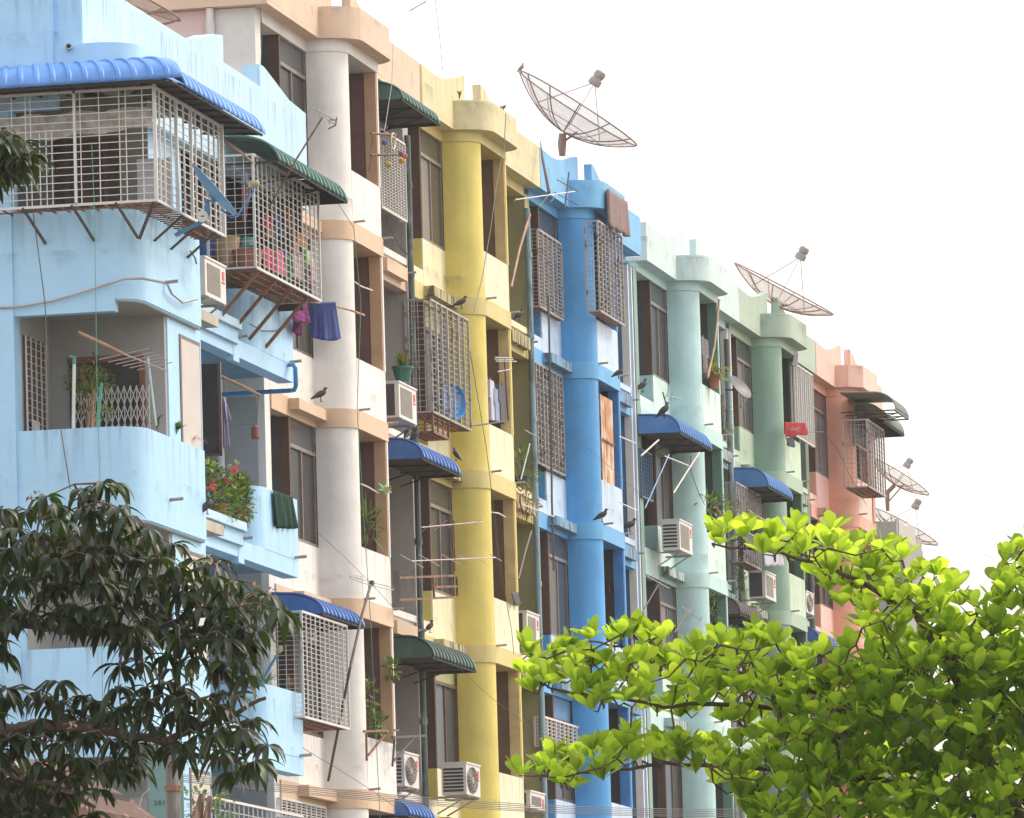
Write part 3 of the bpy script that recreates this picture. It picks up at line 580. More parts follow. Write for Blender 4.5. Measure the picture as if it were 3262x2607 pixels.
# room behind the corner cage
MB().box(-.6, 1.3, 93.0, 93.05, 16.1, 17.95).build('cage_back_wall', plain('greyish inner wall', (.30, .28, .25), .8), lb)
MB().box(.0, .9, 92.93, 92.99, 16.1, 17.35).build('balcony_door', M['brown'], lb); MB().box(.15, .22, 92.9, 92.93, 16.1, 17.3).box(.7, .76, 92.9, 92.93, 16.1, 17.3).build('door_frame', plain('purple brown frame', (.10, .06, .06), .5), lb)
MB().box(-.6, 1.55, 91.5, 95, 17.9, 17.94).build('balcony_ceiling', gin, lb)
q = MB(); q.grid(lambda u, v: (-.75+2.6*u, 91.12+.04*math.sin(u*31+v*5)+.03*math.sin(u*70), 17.02+.14*u-.0+v*(.38-.1*u)+.02*math.sin(u*23)), 60, 8)
tag(q.build('plastic_sheet', plain('crumpled clear plastic', (.50, .45, .42), .25, var=.25, scale=6, trans=.3), loc=(.5, 91.1, 17.1)), 'crumpled translucent plastic sheet rolled up inside the corner cage', 'sheet')
tag(MB().box(1.28, 1.75, 92.5, 92.53, 16.2, 16.95).build('notice_board', M['poster'], loc=(1.5, 92.5, 16.2)), 'pale board leaning inside the side of the corner cage', 'board')
cage(.6, 1.3, 99.1, 103.2, 16.3, 17.95, 15, 17, M['grille'], 'white grille cage full of laundry under the green awning of the light blue house', ns=5, brackets=4, w=.008, wv=.02)
def cg_(z, a, b_, X, Xin, z0y, z1y, nv, nh, mat, label, **kw):
    """a,b: x of the near and far end of the street side; z0y,z1y photo y of bottom/top at the near end"""
    p = at(z, a, z0y, X=X); t_ = at(z, a, z1y, X=X); e = at(z, b_, z0y, X=X)
    return cage(Xin, X, p.y, e.y, p.z, t_.z, nv, nh, mat, label, **kw)
cg_(2, 1250, 1415, .10, .0, 1385, 870, 9, 26, M['grille'], 'rusty white flat grille beside the drain pipe on the top floor of the white house')
cg_(7, 290, 543, .42, .0, 655, -86, 7, 20, M['grillerust'], 'tall grille cage with a blue basin on the yellow house', w=.012, wv=.05, ns=4)
cg_(7, 292, 395, .40, .0, 790, 660, 3, 5, M['rust'], 'small rusty cage box below the tall grille cage of the yellow house', w=.014, wv=.03)
cg_(4, 165, 320, .12, -.2, 1210, 705, 5, 20, M['grillerust'], 'white grille over the top window of the blue house', w=.013, wv=.04)
cg_(4, 570, 728, .83, .6, 1240, 650, 7, 18, M['grillerust'], 'white grille cage under the brown rug on the blue house', ns=2, brackets=0, wv=.04, w=.013)
cg_(7, 972, 1172, .06, -.03, 985, 325, 9, 16, M['alugrille'], 'grey square mesh grille over the second window of the blue house', w=.018, wv=.05)
cg_(10, 287, 533, .75, .0, 1170, 600, 10, 22, M['grille'], 'white grille cage under the blue awning of the white house', ns=6, w=.008, wv=.02)
cg_(8, 1250, 1372, .66, .6, 1235, 760, 9, 22, M['grille'], 'rust stained white flat grille next to the red shirt on the sage green house', wv=.05)
cg_('O', 1140, 1330, 1.15, .6, 1975, 1225, 7, 14, M['grillerust'], 'grey grille cage at the far corner of the salmon house', ns=6, wv=.04, w=.010)
cg_('O', 970, 1115, .62, .60, 1480, 1160, 6, 10, M['grillerust'], 'grille in the salmon bay opening left of the corner cage', wv=.05, w=.012)
cg_(8, 218, 290, .05, -.1, 1640, 1330, 6, 12, plain('blue grille paint', (.06, .14, .25), .5), 'blue painted grille under the faded blue awning of the mint house')
cg_(12, 130, 250, .4, .1, 215, 60, 9, 14, M['grillerust'], 'grey rusty grille cage under the faded blue awning of the sage green house', wv=.04)
cg_(12, 170, 250, .4, .1, 450, 300, 7, 12, M['grillerust'], 'grey grille behind the hanging white sheet on the sage green house', wv=.04)
cg_(10, 165, 405, .06, -.05, 1740, 1615, 9, 8, M['grille'], 'white square grille at the bottom of the white house', wv=.035)
cg_(11, 395, 600, .10, -.05, 1330, 1170, 9, 8, M['grille'], 'grey grille low on the blue house seen between the leaves', wv=.04)
cg_(9, 1390, 1555, .35, .0, 1740, 1640, 8, 7, M['grille'], 'white grille at ground floor beside the light blue balcony', wv=.03) if False else None
# wide grille under lowest light blue balcony
cage(-.2, .62, 97.2, 104.0, 5.9, 8.6, 24, 18, M['grille'], 'tall white grille closing the lowest loggia of the light blue house', ns=8, tray=False, w=.010, wv=.016)
# ------------------------------------------------------------------ air conditioners
def ac(z, cornr, far, X, dep, label, grille='round', h=None, side='coil', top=None):
    """cornr: photo position of the near bottom outer edge; far: x of the far end; top: y of top"""
    p = at(z, *cornr, X=X); t_ = at(z, cornr[0], top, X=X); e = at(z, far, cornr[1], X=X); y0, y1, z0, z1 = p.y, e.y, p.z, t_.z
    root = thing('air_conditioner', (X-dep, y0, z0), label, 'air conditioner', 'air conditioner units outside the flats')
    MB().box(X-dep, X, y0, y1, z0, z1).box(X-dep-.01, X+.015, y0-.01, y1+.01, z1, z1+.03).build('casing', M['acwhite'], root)
    m = MB()
    if side == 'coil': m.box(X-dep+.02, X-.07, y0-.006, y0+.01, z0+.03, z1-.02)
    else:
        for i in range(7): zz = z0+.05+(z1-z0-.1)*i/7; m.box(X-dep+.03, X-.05, y0-.006, y0+.01, zz, zz+.04)
    m.build('coil_grille', M['acdark'], root)
    cy, cz = y0+(y1-y0)*.42, (z0+z1)/2; r = (z1-z0)*.42; ry = (y1-y0)*.36
    g_ = MB()
    def ell(k, n=28): return [(X+.012, cy+ry*k*math.cos(2*math.pi*i/n), cz+r*k*math.sin(2*math.pi*i/n)) for i in range(n+1)]
    if grille == 'round':
        MB().add([(X+.004, cy+ry*math.cos(2*math.pi*i/24), cz+r*math.sin(2*math.pi*i/24)) for i in range(24)], [tuple(range(24))]).build('fan_opening', M['acdark'], root)
        for k in (.25, .45, .62, .8, 1.0): g_.tube(ell(k), .008, 5)
        for i in range(16): a = 2*math.pi*i/16; g_.bar((X+.012, cy+ry*.2*math.cos(a), cz+r*.2*math.sin(a)), (X+.012, cy+ry*math.cos(a), cz+r*math.sin(a)), .01)
        g_.add([(X+.018, cy+ry*.2*math.cos(2*math.pi*i/16), cz+r*.2*math.sin(2*math.pi*i/16)) for i in range(16)], [tuple(range(16))])
    else:
        MB().box(X, X+.006, y0+.12, y1-.35, z0+.06, z1-.06).build('fan_opening', M['acgrey'], root)
        for i in range(14): zz = z0+.08+(z1-z0-.16)*i/13; g_.bar((X+.010, y0+.12, zz), (X+.010, y1-.35, zz), .005)
    g_.build('fan_grille', M['acgrey'], root)
    MB().box(X, X+.008, y1-.22, y1-.1, z1-.20, z1-.08).box(X, X+.008, y1-.24, y1-.08, z1-.25, z1-.225).build('maker_mark', M['red'], root)
    for yy in (y0+.15, y1-.2): MB().bar((X-dep-.15, yy, z0-.03), (X+.02, yy, z0-.03), .035).bar((X-dep-.12, yy, z0-.3), (X-.05, yy, z0-.04), .025).build('bracket', M['conc'], root)
    return root
ac('E', (408, 600), 690, 1.15, .30, 'air conditioner with a red mark beside the upper light blue corner bay', 'flat', top=95)
ac(7, (68, 690), 184, .62, .34, 'air conditioner carrying a green flower pot, between the white and yellow houses', 'flat', top=462)
ac(10, (838, 1545), 916, .35, .34, 'air conditioner left of the drain pipe at the bottom of the white house', top=1368, side='plain')
ac(10, (1175, 1592), 1250, .78, .42, 'air conditioner with a louvred side on the foot of the yellow column', top=1425, side='louvre')
ac(10, (1505, 770), 1574, .55, .3, 'air conditioner between the yellow and blue houses', 'flat', top=600)
ac(11, (1140, 258), 1208, .62, .36, 'air conditioner with louvred side on the mint house', 'flat', top=100, side='louvre')
ac(11, (1608, 520), 1664, .60, .36, 'small air conditioner on the sage green house above the brown awning', 'flat', top=380)
ac(12, (478, 700), 515, .40, .2, 'air conditioner on the salmon house near the leaves', top=600)
ac(11, (325, 1665), 404, .5, .3, 'air conditioner at the bottom between the yellow and blue houses', 'flat', top=1578)
# ------------------------------------------------------------------ drain pipes
def drain(z, a, b_, X, r, mat, label, zt, zb=0):
    p = at(z, *a, X=X); q_ = at(z, *b_, X=X); y = (p.y+q_.y)/2
    root = thing('drain_pipe', (X, y, zb), label, 'drain pipe', 'drain pipes on the terrace')
    MB().tube([(X, y, zb), (X, y, zt)], r, 10).build('pipe', mat, root)
    for i in range(9): MB().tube([(X, y, zt-.8-i*1.5), (X, y, zt-.9-i*1.5)], r*1.25, 10).build('collar', mat, root)
drain(3, (122, 500), (135, 1100), .10, .052, M['pipegreen'], 'dark grey drain pipe between the white and yellow houses', 20.6)
drain(3, (920, 1000), (935, 1400), .10, .055, M['pipeblue'], 'blue grey drain pipe between the yellow and blue houses', 20.7)
drain(8, (788, 600), (800, 1000), .10, .06, M['pipeblue'], 'grey drain pipe between the mint and sage green houses', 20.7)
drain('P', (1350, 500), (1355, 1000), .10, .07, M['pipegreen'], 'dark drain pipe between the sage green and salmon houses', 17.2)
# pale blue pvc pipe under the light blue bay
t = thing('waste_pipe', at('E', 1640, 1560, X=.75), 'bright blue plastic waste pipe bending under the light blue bay', 'pipe')
pts = [at('E', 1560, 1562, X=.62), at('E', 1615, 1562, X=.72), at('E', 1640, 1600, X=.75), at('F', 1648, 130, X=.75), at('F', 1625, 185, X=.72), at('F', 1580, 192, Y=104.1)]
MB().tube(pts+[at('F', 630, 245, Y=104.2)], .035, 10).build('pipe', M['pvcblue'], t)
# ------------------------------------------------------------------ birds
def pigeon(p, ang, sc, label, mat=None, head=1, lean=.5):
    """ang: heading in the picture plane, +1 faces right, -1 left; p = feet"""
    sc *= .70; lean = .12+(lean-.5)*.8; p = Vector(p); m = MB(); f_ = Rv*math.cos(ang)+Vector((0, 0, 0)); d = Vector((Rv.x, Rv.y, 0)).normalized()
    d = d*math.cos(ang)+Vector((-d.y, d.x, 0))*math.sin(ang); u = Vector((0, 0, 1))
    sp = [(-.19, .055), (-.15, .065), (-.10, .085), (-.05, .105), (.0, .12), (.045, .135), (.075, .155), (.085, .18), (.095, .203), (.11, .212), (.125, .208), (.15, .20)]
    rr = [.012, .022, .035, .052, .058, .055, .042, .030, .027, .027, .018, .003]
    if 1: sp = [(x*math.cos(lean)-(z-.1)*math.sin(lean), (z-.1)*math.cos(lean)+x*math.sin(lean)+.12) for x, z in sp]
    m.tube([p+d*x*sc+u*z*sc for x, z in sp], [r*sc for r in rr], 10)
    sd_ = d.cross(u)
    for s_ in (-1, 1): m.tube([p+sd_*s_*.02*sc+u*.09*sc, p+sd_*s_*.02*sc], .006*sc, 5); m.tube([p+sd_*s_*.02*sc+u*.004*sc-d*.01*sc, p+sd_*s_*.02*sc+u*.004*sc+d*.03*sc], .006*sc, 4)
    o = m.build('pigeon' if mat is None else 'small_bird', mat or M['pigeon'], loc=p); tag(o, label, 'bird', 'birds perched on the houses')
B_ = [('F', 1990, 345, .19, .2, 1.25, .5, 'dark pigeon walking right on the beige ledge of the white house'),
      ('B', 990, 575, .35, .2, 1.2, .5, 'pigeon crouched on the cage roof of the yellow house'),
      ('B', 1790, 745, .2, .5, 1.2, .7, 'pigeon on the recess ledge left of the blue grey drain pipe'),
      (4, 695, 1695, .8, .3, 1.2, .6, 'pigeon on a spout at the second floor of the blue house'),
      (8, 225, 945, .1, .4, 1.4, .7, 'pigeon perched against the mint window wall'),
      (8, 370, 1118, .75, .3, 1.6, .8, 'pigeon on the faded blue awning of the mint house'),
      (7, 450, 985, .7, 2.4, 1.15, .9, 'pigeon on the far edge of the blue awning'),
      (7, 1425, 1395, .8, .1, 1.35, .55, 'pigeon standing on a spout in front of the blue column'),
      (7, 1610, 1462, .45, .3, 1.5, .4, 'pigeon on the ledge at the right side of the blue house'),
      ('G', 430, 385, 1.55, .2, 1.25, 1.0, 'speckled pigeon on a spout of the light blue house'),
      (7, 120, 850, .5, 1.2, 1.2, .7, 'left pigeon of the pair above the blue awning'),
      (7, 172, 862, .5, .4, 1.2, .9, 'right pigeon of the pair above the blue awning'),
      (10, 975, 712, .2, .6, 1.1, .8, 'pigeon tucked on the ledge above the soot dark awning')]
for z, x, y, X, a, s_, ln, lab in B_: pigeon(at(z, x, y, X=X), a, s_, lab, lean=ln)
# ------------------------------------------------------------------ satellite dishes
M['meshdish'] = None
def meshmat(n, dens=.4):
    m, N_, L_, P_ = nt(n); P_.inputs['Base Color'].default_value = (.42, .30, .27, 1); P_.inputs['Roughness'].default_value = .6
    out = [x for x in N_ if x.type == 'OUTPUT_MATERIAL'][0]; tr = N_.new('ShaderNodeBsdfTransparent'); ms = N_.new('ShaderNodeMixShader')
    tc = N_.new('ShaderNodeTexCoord'); no = N_.new('ShaderNodeTexNoise'); no.inputs['Scale'].default_value = 5; L_.new(tc.outputs['Object'], no.inputs['Vector'])
    mr = N_.new('ShaderNodeMapRange'); mr.inputs['To Min'].default_value = dens-.12; mr.inputs['To Max'].default_value = dens+.12; L_.new(no.outputs[0], mr.inputs['Value'])
    L_.new(mr.outputs[0], ms.inputs[0]); L_.new(tr.outputs[0], ms.inputs[1]); L_.new(P_.outputs[0], ms.inputs[2]); L_.new(ms.outputs[0], out.inputs['Surface']); return m
MD = meshmat('perforated dish mesh', .42)
def dish(cen, Rr, axis, depth, label, base, feed=1.0, nrib=12, spin=0, fz=1):
    cen = Vector(cen); ax = Vector(axis).normalized(); a = ax.cross(Fv).normalized(); b_ = ax.cross(a).normalized()
    ver = cen-ax*depth
    root = thing('satellite_dish', base, label, 'satellite dish', 'mesh satellite dishes on the roofs')
    pt = lambda r, t: ver+(a*math.cos(t)+b_*math.sin(t))*r+ax*(depth*(r/Rr)**2)
    n = 36; m = MB(); vs = [ver]; rs = [Rr*i/6 for i in range(1, 7)]
    for r in rs: vs += [pt(r, 2*math.pi*k/n) for k in range(n)]
    fc = [(0, 1+k, 1+(k+1) % n) for k in range(n)]
    for i in range(5): fc += [(1+i*n+k, 1+(i+1)*n+k, 1+(i+1)*n+(k+1) % n, 1+i*n+(k+1) % n) for k in range(n)]
    m.add(vs, fc).build('reflector_mesh', MD, root)
    MB().tube([pt(Rr, 2*math.pi*k/n) for k in range(n+1)], .015, 6).build('rim', M['dishmetal'], root)
    for k in range(nrib):
        t_ = 2*math.pi*k/nrib+spin; MB().tube([pt(Rr*i/8, t_)-ax*.02 for i in range(9)], .013, 5).build('rib', M['dishmetal'], root)
    MB().tube([pt(Rr*.55, 2*math.pi*k/n)-ax*.02 for k in range(n+1)], .008, 5).build('hoop', M['dishmetal'], root)
    fp = cen+ax*(feed-depth)
    fh = MB().lathe([(.10, -.12), (.125, -.10), (.12, .0), (.09, .03), (.10, .05), (.115, .1), (.10, .17), (.05, .20)], fp, ax, 12); fh.build('feed_horn', M['feed'], root)
    s_ = MB()
    for k in range(3): s_.tube([pt(Rr*.6, 2*math.pi*k/3+.5), fp-ax*.06], .009, 4)
    s_.build('feed_strut', M['dishmetal'], root)
    base = Vector(base)
    MB().tube([ver-ax*.05, Vector((base.x, base.y, ver.z-.25)), base], [.07, .085, .06], 8).build('mount_pole', M['dishmetal'], root)
    MB().bar(Vector((base.x, base.y, base.z+.25)), ver+(-a)*0+(Rv*.25)-Uv*.02, .04).build('brace', M['dishmetal'], root)
    return root
def dish_img(z, p1, p2, Y, tilt, dfrac, label, basepx, feed, **kw):
    A_ = at(z, *p1, Y=Y); B2 = at(z, *p2, Y=Y); cen = (A_+B2)/2; Rr = (A_-B2).length/2
    e = (B2-A_).normalized(); n_ = e.cross(Fv).normalized()
    if n_.z < 0: n_ = -n_
    ax = (n_*math.cos(tilt)+Fv*math.sin(tilt))
    bb = at(z, *basepx, Y=Y)
    return dish(cen, Rr, ax, Rr*dfrac, label, bb, feed*Rr, **kw)
dish_img(3, (885, 70), (1648, 543), 129.5, .03, .39, 'large mesh satellite dish with a bird on its rim, on the blue house roof', (1158, 625), .88)
dish_img(8, (843, 85), (1500, 420), 152, -.06, .32, 'large mesh satellite dish behind the sage green roof', (1105, 430), 1.0, spin=.3)
dish_img(12, (800, -60), (1082, 118), 215, .10, .26, 'far mesh dish beside the salmon house, the higher of two', (880, 200), .7)
dish_img(12, (800, 185), (1126, 366), 205, .10, .26, 'far mesh dish above the leaves, the lower of two', (930, 420), .9)
pigeon(at(3, 885, 66, Y=129.5), .3, .9, 'small brown bird on the rim of the large mesh dish', M['sparrow'], lean=.9)
# dish on the light blue roof (lower rim only in view)
dish_img(1, (180, -330), (1188, 122), 101.5, .05, .42, 'mesh dish standing on the light blue roof, cut off by the top edge', (600, 420), 1.0, spin=.4)
# small solid dishes
sdh = thing('small_dish', at(1, 1400, 1340, X=2.0), 'small light blue solid dish tilted upward in front of the corner cage', 'satellite dish')
A_, B2 = at(1, 1290, 1112, X=2.3), at(1, 1582, 1450, X=2.3); A_ = at(1, 1290, 1112, Y=92.2); B2 = at(1, 1582, 1450, Y=92.2)
cen = (A_+B2)/2; Rr = (A_-B2).length/2; e = (B2-A_).normalized(); nn = e.cross(Fv).normalized(); nn = nn if nn.z > 0 else -nn; ax = (nn*math.cos(.10)+Fv*math.sin(.10)).normalized()
pr_ = [(Rr*i/8, .12*Rr*(i/8)**2*1.5) for i in range(9)]+[(Rr*1.02, .20*Rr), (Rr*1.0, .21*Rr)]+[(Rr*i/8, .12*Rr*(i/8)**2*1.5+.02) for i in range(7, -1, -1)]
MB().lathe(pr_, cen-ax*.17*Rr, ax, 36).build('reflector', M['dishblue'], sdh)
k1 = at(1, 1430, 1350, Y=92.2); k2 = at(1, 1385, 1340, Y=92.2); k3 = at(1, 1390, 1430, Y=92.2); k4 = at(1, 1360, 1480, Y=92.2); k5 = at(1, 1175, 1575, Y=92.3)
MB().tube([cen-ax*.06, k1, k2, k3, k4], .035, 8).tube([k4, k5], .03, 8).build('mount_arm', M['bluearm'], sdh)
l0 = at(1, 1480, 1400, Y=92.2); l1 = at(1, 1550, 1460, Y=92.2); l2 = at(1, 1600, 1430, Y=92.2); l3 = at(1, 1695, 1285, Y=92.2); l4 = at(1, 1700, 1240, Y=92.2)
MB().tube([l0, l1, l2, l3, l4], .015, 6).build('feed_arm', M['bluearm'], sdh)
MB().lathe([(.035, -.05), (.045, -.03), (.045, .05), (.03, .07)], at(1, 1700, 1232, Y=92.2), (1, 0, .1), 10).lathe([(.035, -.04), (.04, .03)], at(1, 1676, 1240, Y=92.2), (.3, 0, -1), 10).build('feed_head', M['lnb'], sdh)
wd = thing('round_cover', at(1, 1355, 1450, Y=92.1), 'round white disc with a small dark mark on the blue dish bracket', 'cover')
MB().lathe([(.02, 0), (.078, .0), (.082, .02), (.075, .03), (.0, .035)], at(1, 1355, 1450, Y=92.15), (0, -1, 0), 24).build('disc', M['white'], wd)
q_ = at(1, 1355, 1447, Y=92.1); MB().box(q_.x-.025, q_.x+.025, 92.10, 92.112, q_.z-.006, q_.z+.006).build('printed_mark', M['ink'], wd)
ds = thing('small_dish', at(8, 860, 930, X=.5), 'small dark dish on the drain pipe between the mint and sage green houses', 'satellite dish')
MB().lathe([(.30*i/6, .07*(i/6)**2) for i in range(7)]+[(.30, .08)]+[(.30*i/6, .07*(i/6)**2+.012) for i in range(5, -1, -1)], at(8, 865, 925, X=.5), (.75, -.3, .55), 24).build('reflector', plain('dark grey dish', (.10, .10, .12), .5), ds)
MB().tube([at(8, 865, 930, X=.5), at(8, 780, 930, X=.2)], .02, 6).build('mount_arm', M['darksteel'], ds)
MB().tube([at(8, 880, 960, X=.5), at(8, 880, 1050, X=.5), at(8, 950, 950, X=.62)], .012, 6).lathe([(.03, -.03), (.03, .04)], at(8, 955, 945, X=.62), (1, 0, 0), 8).build('feed_arm', M['darksteel'], ds)
# second lower-left small dish feed arm near the mango leaves
t = thing('small_dish', at(9, 1200, 1040, X=.9), 'pale dish with a blue feed arm half hidden by the mango leaves', 'satellite dish')
MB().lathe([(.34*i/6, .08*(i/6)**2) for i in range(7)]+[(.34, .09)]+[(.34*i/6, .08*(i/6)**2+.012) for i in range(5, -1, -1)], at(9, 1205, 1025, Y=101), (.62, .16, .78), 24).build('reflector', plain('pale grey dish', (.16, .19, .22), .5), t)
MB().tube([at(9, 1200, 1060, Y=101), at(9, 1250, 1080, Y=101), at(9, 1285, 1065, Y=101), at(9, 1370, 915, Y=101)], .02, 6).build('feed_arm', M['bluearm'], t)
MB().lathe([(.04, -.05), (.05, 0), (.035, .05)], at(9, 1385, 885, Y=101), (.5, 0, .8), 10).build('feed_head', M['lnb'], t)
# ------------------------------------------------------------------ tv aerials
def yagi(z, b0, b1, X, elems, label, mast=None, mat='antenna', el=(0, -1), rod=.012, Y=None, mm=None):
    """boom from b0 to b1; elems: list of (t along boom, half length m, photo direction)"""
    kw = dict(X=X) if Y is None else dict(Y=Y)
    p, q_ = at(z, *b0, **kw), at(z, *b1, **kw); root = thing('tv_aerial', p, label, 'tv aerial', 'tv aerials on poles')
    MB().tube([p, q_], rod*.95, 6).build('boom', M[mat], root)
    m = MB(); rod = rod*.65; dv = (Rv*el[0]-Uv*el[1]*1.0).normalized()
    for t_, hl in elems: c = p.lerp(q_, t_); m.tube([c-dv*hl, c+dv*hl], rod*.8, 5)
    m.build('elements', M[mat], root)
    if mast: MB().tube([at(z, x, y, **kw) for x, y in mast], .014, 7).build('mast', mm or M['rust'], root)
    return root
yagi(5, (525, 545), (830, 692), None, [], 'orange wooden boom end tied to the balcony aerial', Y=91.2, mat='wood', rod=.02) if False else None
yagi(5, (830, 690), (1115, 803), None, [(0.0, .34), (.18, .32), (.32, .30), (.45, .28), (.58, .26), (.72, .24)], 'metal aerial with eight rods across the light blue balcony', [(990, 715), (1045, 1170)], el=(1, -.22), Y=91.2, rod=.013, mm=plain('pale blue mast', (.40, .50, .55), .5))
tag(MB().tube([at(5, 525, 545, Y=91.2), at(5, 700, 625, Y=91.2), at(5, 835, 692, Y=91.2)], [.024, .022, .018], 8).build('wooden_pole', M['wood'], loc=at(5, 700, 625, Y=91.2)), 'brown wooden pole end sticking out of the light blue balcony aerial', 'pole')
yagi(5, (1035, 890), (1320, 808), None, [], 'long thin rod aerial end at the pink board', Y=91.2) if False else None
yagi('H', (1685, 175), (1985, 345), None, [(0, .11), (.22, .08), (.45, .09)], 'small rusty aerial on a leaning rod in front of the white column', [(1840, 320), (1480, 900), (1060, 1640)], el=(.5, -1), Y=100.0, mat='antenna', mm=M['rust'])
t = yagi('H', (1920, 370), (2010, 410), None, [(0, .06)], 'bent reflector part of the leaning aerial', el=(.5, 1), Y=100.0)
MB().tube([at('H', 1930, 355, Y=100.0), at('H', 2030, 358, Y=100.0), at('H', 2035, 320, Y=100.0)], .010, 6).tube([at('H', 2035, 330, Y=100.0), at('H', 2020, 430, Y=100.0), at('H', 1920, 480, Y=100.0)], .012, 6).build('reflector_bar', M['rust'], t)
tag(t, 'bent rod reflector of the leaning aerial, right of the white column antenna')
yagi(3, (845, 917), (1242, 862), .9, [(.0, .05), (.55, .25), (.7, .2)], 'white rod aerial tied to the corner of the blue house cornice', el=(.75, -.9), mat='white', rod=.01)
yagi(3, (1203, 735), (1173, 985), .9, [(.1, .0), (.35, .22), (.7, .25)], 'upright aerial with slanting white rods on the blue cornice', el=(1, .55), mat='black', rod=.016)
tag(MB().tube([at(3, 1012, 525, X=.3), at(3, 1025, 640, X=.4), at(3, 1070, 870, X=.6)], [.008, .022, .03], 6).build('antenna_pole', M['darksteel'], loc=at(3, 1025, 640, X=.4)), 'dark bent pole leaning on the blue house parapet', 'pole')
yagi(7, (215, 1430), (625, 1392), .95, [(.1, .16), (.3, .14), (.5, .1), (.68, .08), (.92, .07)], 'upper pink aerial in front of the yellow column', [(432, 1385), (440, 1720)], el=(1, -.8), mat='antennaP')
yagi(7, (150, 1655), (712, 1632), .95, [(.0, .22), (.2, .2), (.45, .18), (.62, .12), (.78, .15), (1, .12)], 'lower aerial in front of the yellow column', el=(.9, .5), mat='antennaP')
yagi(7, (706, 292), (825, 296), .95, [(.3, .0)], 'rake shaped aerial beside the hanging shirts of the yellow house', [(770, 300), (780, 480), (797, 718), (545, 752)], mat='antenna', mm=M['darksteel'])
t = yagi(7, (712, 318), (850, 320), .95, [], 'lower rods of the rake shaped aerial', mat='antenna')
MB().tube([at(7, 725, 388, X=.95), at(7, 820, 372, X=.95)], .012, 5).tube([at(7, 706, 305, X=.95), at(7, 830, 308, X=.95)], .01, 5).build('rods', M['antenna'], t)
# dipole loop on long leaning pole
t = thing('tv_aerial', at(10, 655, 440, X=.95), 'loop aerial on a long leaning pole before the white house', 'tv aerial', 'tv aerials on poles')
lp = [(540, 402), (655, 438), (770, 464), (778, 474), (768, 480), (655, 455), (545, 418), (538, 408), (540, 402)]
MB().tube([at(10, x, y, X=.95) for x, y in lp], .007, 5).build('loop', M['antenna'], t); MB().obox(at(10, 657, 441, X=.95), (.03, 0, 0), (0, .06, 0), (0, 0, .035)).build('junction_box', M['black'], t)
MB().tube([at(10, 652, 450, X=.95), at(10, 605, 610, X=.95), at(10, 540, 900, X=.9), at(10, 420, 1520, X=.35)], .022, 7).build('mast', M['darksteel'], t)
yagi(8, (385, 968), (490, 992), .8, [(0, .08), (.3, .09), (.6, .06)], 'twiggy aerial above the faded blue awning of the mint house', [(360, 945), (392, 1060)], el=(.4, -1), mat='antenna')
yagi(8, (372, 1372), (530, 1436), .85, [(.1, .03), (.4, .03), (.7, .03)], 'short white aerial on a blue pole under the mint house awning', [(402, 1362), (240, 1722)], mat='white', mm=M['bluearm'], el=(.5, -1))
yagi(11, (1142, 566), (1252, 640), .9, [(.2, .09), (.6, .07), (1, .06)], 'aerial on a leaning pole before the mint column', [(1200, 560), (1110, 712)], el=(.6, -1))
yagi(11, (955, 402), (1080, 470), .6, [(.2, .07), (.5, .09), (.8, .07)], 'tangled aerial under the mint house ledge', [(1022, 450), (900, 655)], el=(.6, -1), mat='antenna', mm=M['darksteel'])
yagi(2, (1445, 70), (1545, 12), None, [(0, .09), (1, .04)], 'aerial fragment at the top edge against the sky', el=(.2, -1), Y=114, mat='antenna')
tag(MB().tube([at(2, 1610, 0, Y=116), at(2, 1640, 250, Y=116), at(2, 1660, 475, Y=116)], .008, 5).build('thin_mast', M['cablelight'], loc=at(2, 1640, 250, Y=116)), 'thin bare mast rising from the yellow roof parapet against the sky', 'mast')
yagi(11, (815, 5), (905, 45), .8, [(0, .05), (.5, .05)], 'ladder aerial right of the blue house, the lower of two', el=(.9, .4), mat='white')
yagi(7, (1540, 820), (1655, 870), .8, [(0, .0), (.4, .06), (.8, .05)], 'ladder aerial right of the blue house, the upper of two', el=(.9, .45), mat='white')
yagi(7, (905, 778), (1000, 830), .5, [(.3, .08), (.7, .1)], 'aerial rods crossing the drain pipe between the yellow and blue houses', [(940, 870), (880, 1110)], el=(1, .4), mat='antenna', mm=M['pipeblue'])
yagi(7, (890, 1275), (1100, 1358), .7, [(.2, .05), (.6, .05)], 'folded rod aerial beside the blue house ledge', el=(1, .4), mat='white')
# ------------------------------------------------------------------ poles, racks and cords
def rod(name, z, pts, X, r, mat, label, cat, Y=None):
    kw = dict(X=X) if Y is None else dict(Y=Y); P_ = [at(z, x, y, **kw) for x, y in pts]
    return tag(MB().tube(P_, r, 7).build(name, mat, loc=P_[0]), label, cat)
rod('bamboo_stick', 'H', [(375, 590), (560, 690), (770, 840), (888, 950)], None, .018, M['wood'], 'bent wooden stick poking out between the two cages', 'stick', Y=94.9)
rod('bamboo_stick', 'F', [(630, 0), (820, 90), (1165, 262)], None, .022, M['wood'], 'wooden stick under the light blue beam with a bell hanging from it', 'stick', Y=97.5)
rod('clothes_pole', 6, [(740, 330), (945, 370), (1040, 395), (1135, 430)], .9, .018, M['wood'], 'wooden clothes pole holding the blue skirt', 'pole')
rod('clothes_pole', 6, [(1068, 205), (1110, 235), (1190, 265)], .55, .013, M['cream'], 'thin stick across the upper maroon opening of the white house', 'stick')
rod('clothes_pole', 6, [(1110, 1558), (1160, 1580), (1230, 1622)], .58, .014, M['cream'], 'thin stick across the middle maroon opening of the white house', 'stick')
rod('clothes_pole', 7, [(672, 1328), (730, 1335), (778, 1362)], .55, .014, M['cream'], 'thin curved stick in a brown opening of the yellow house', 'stick')
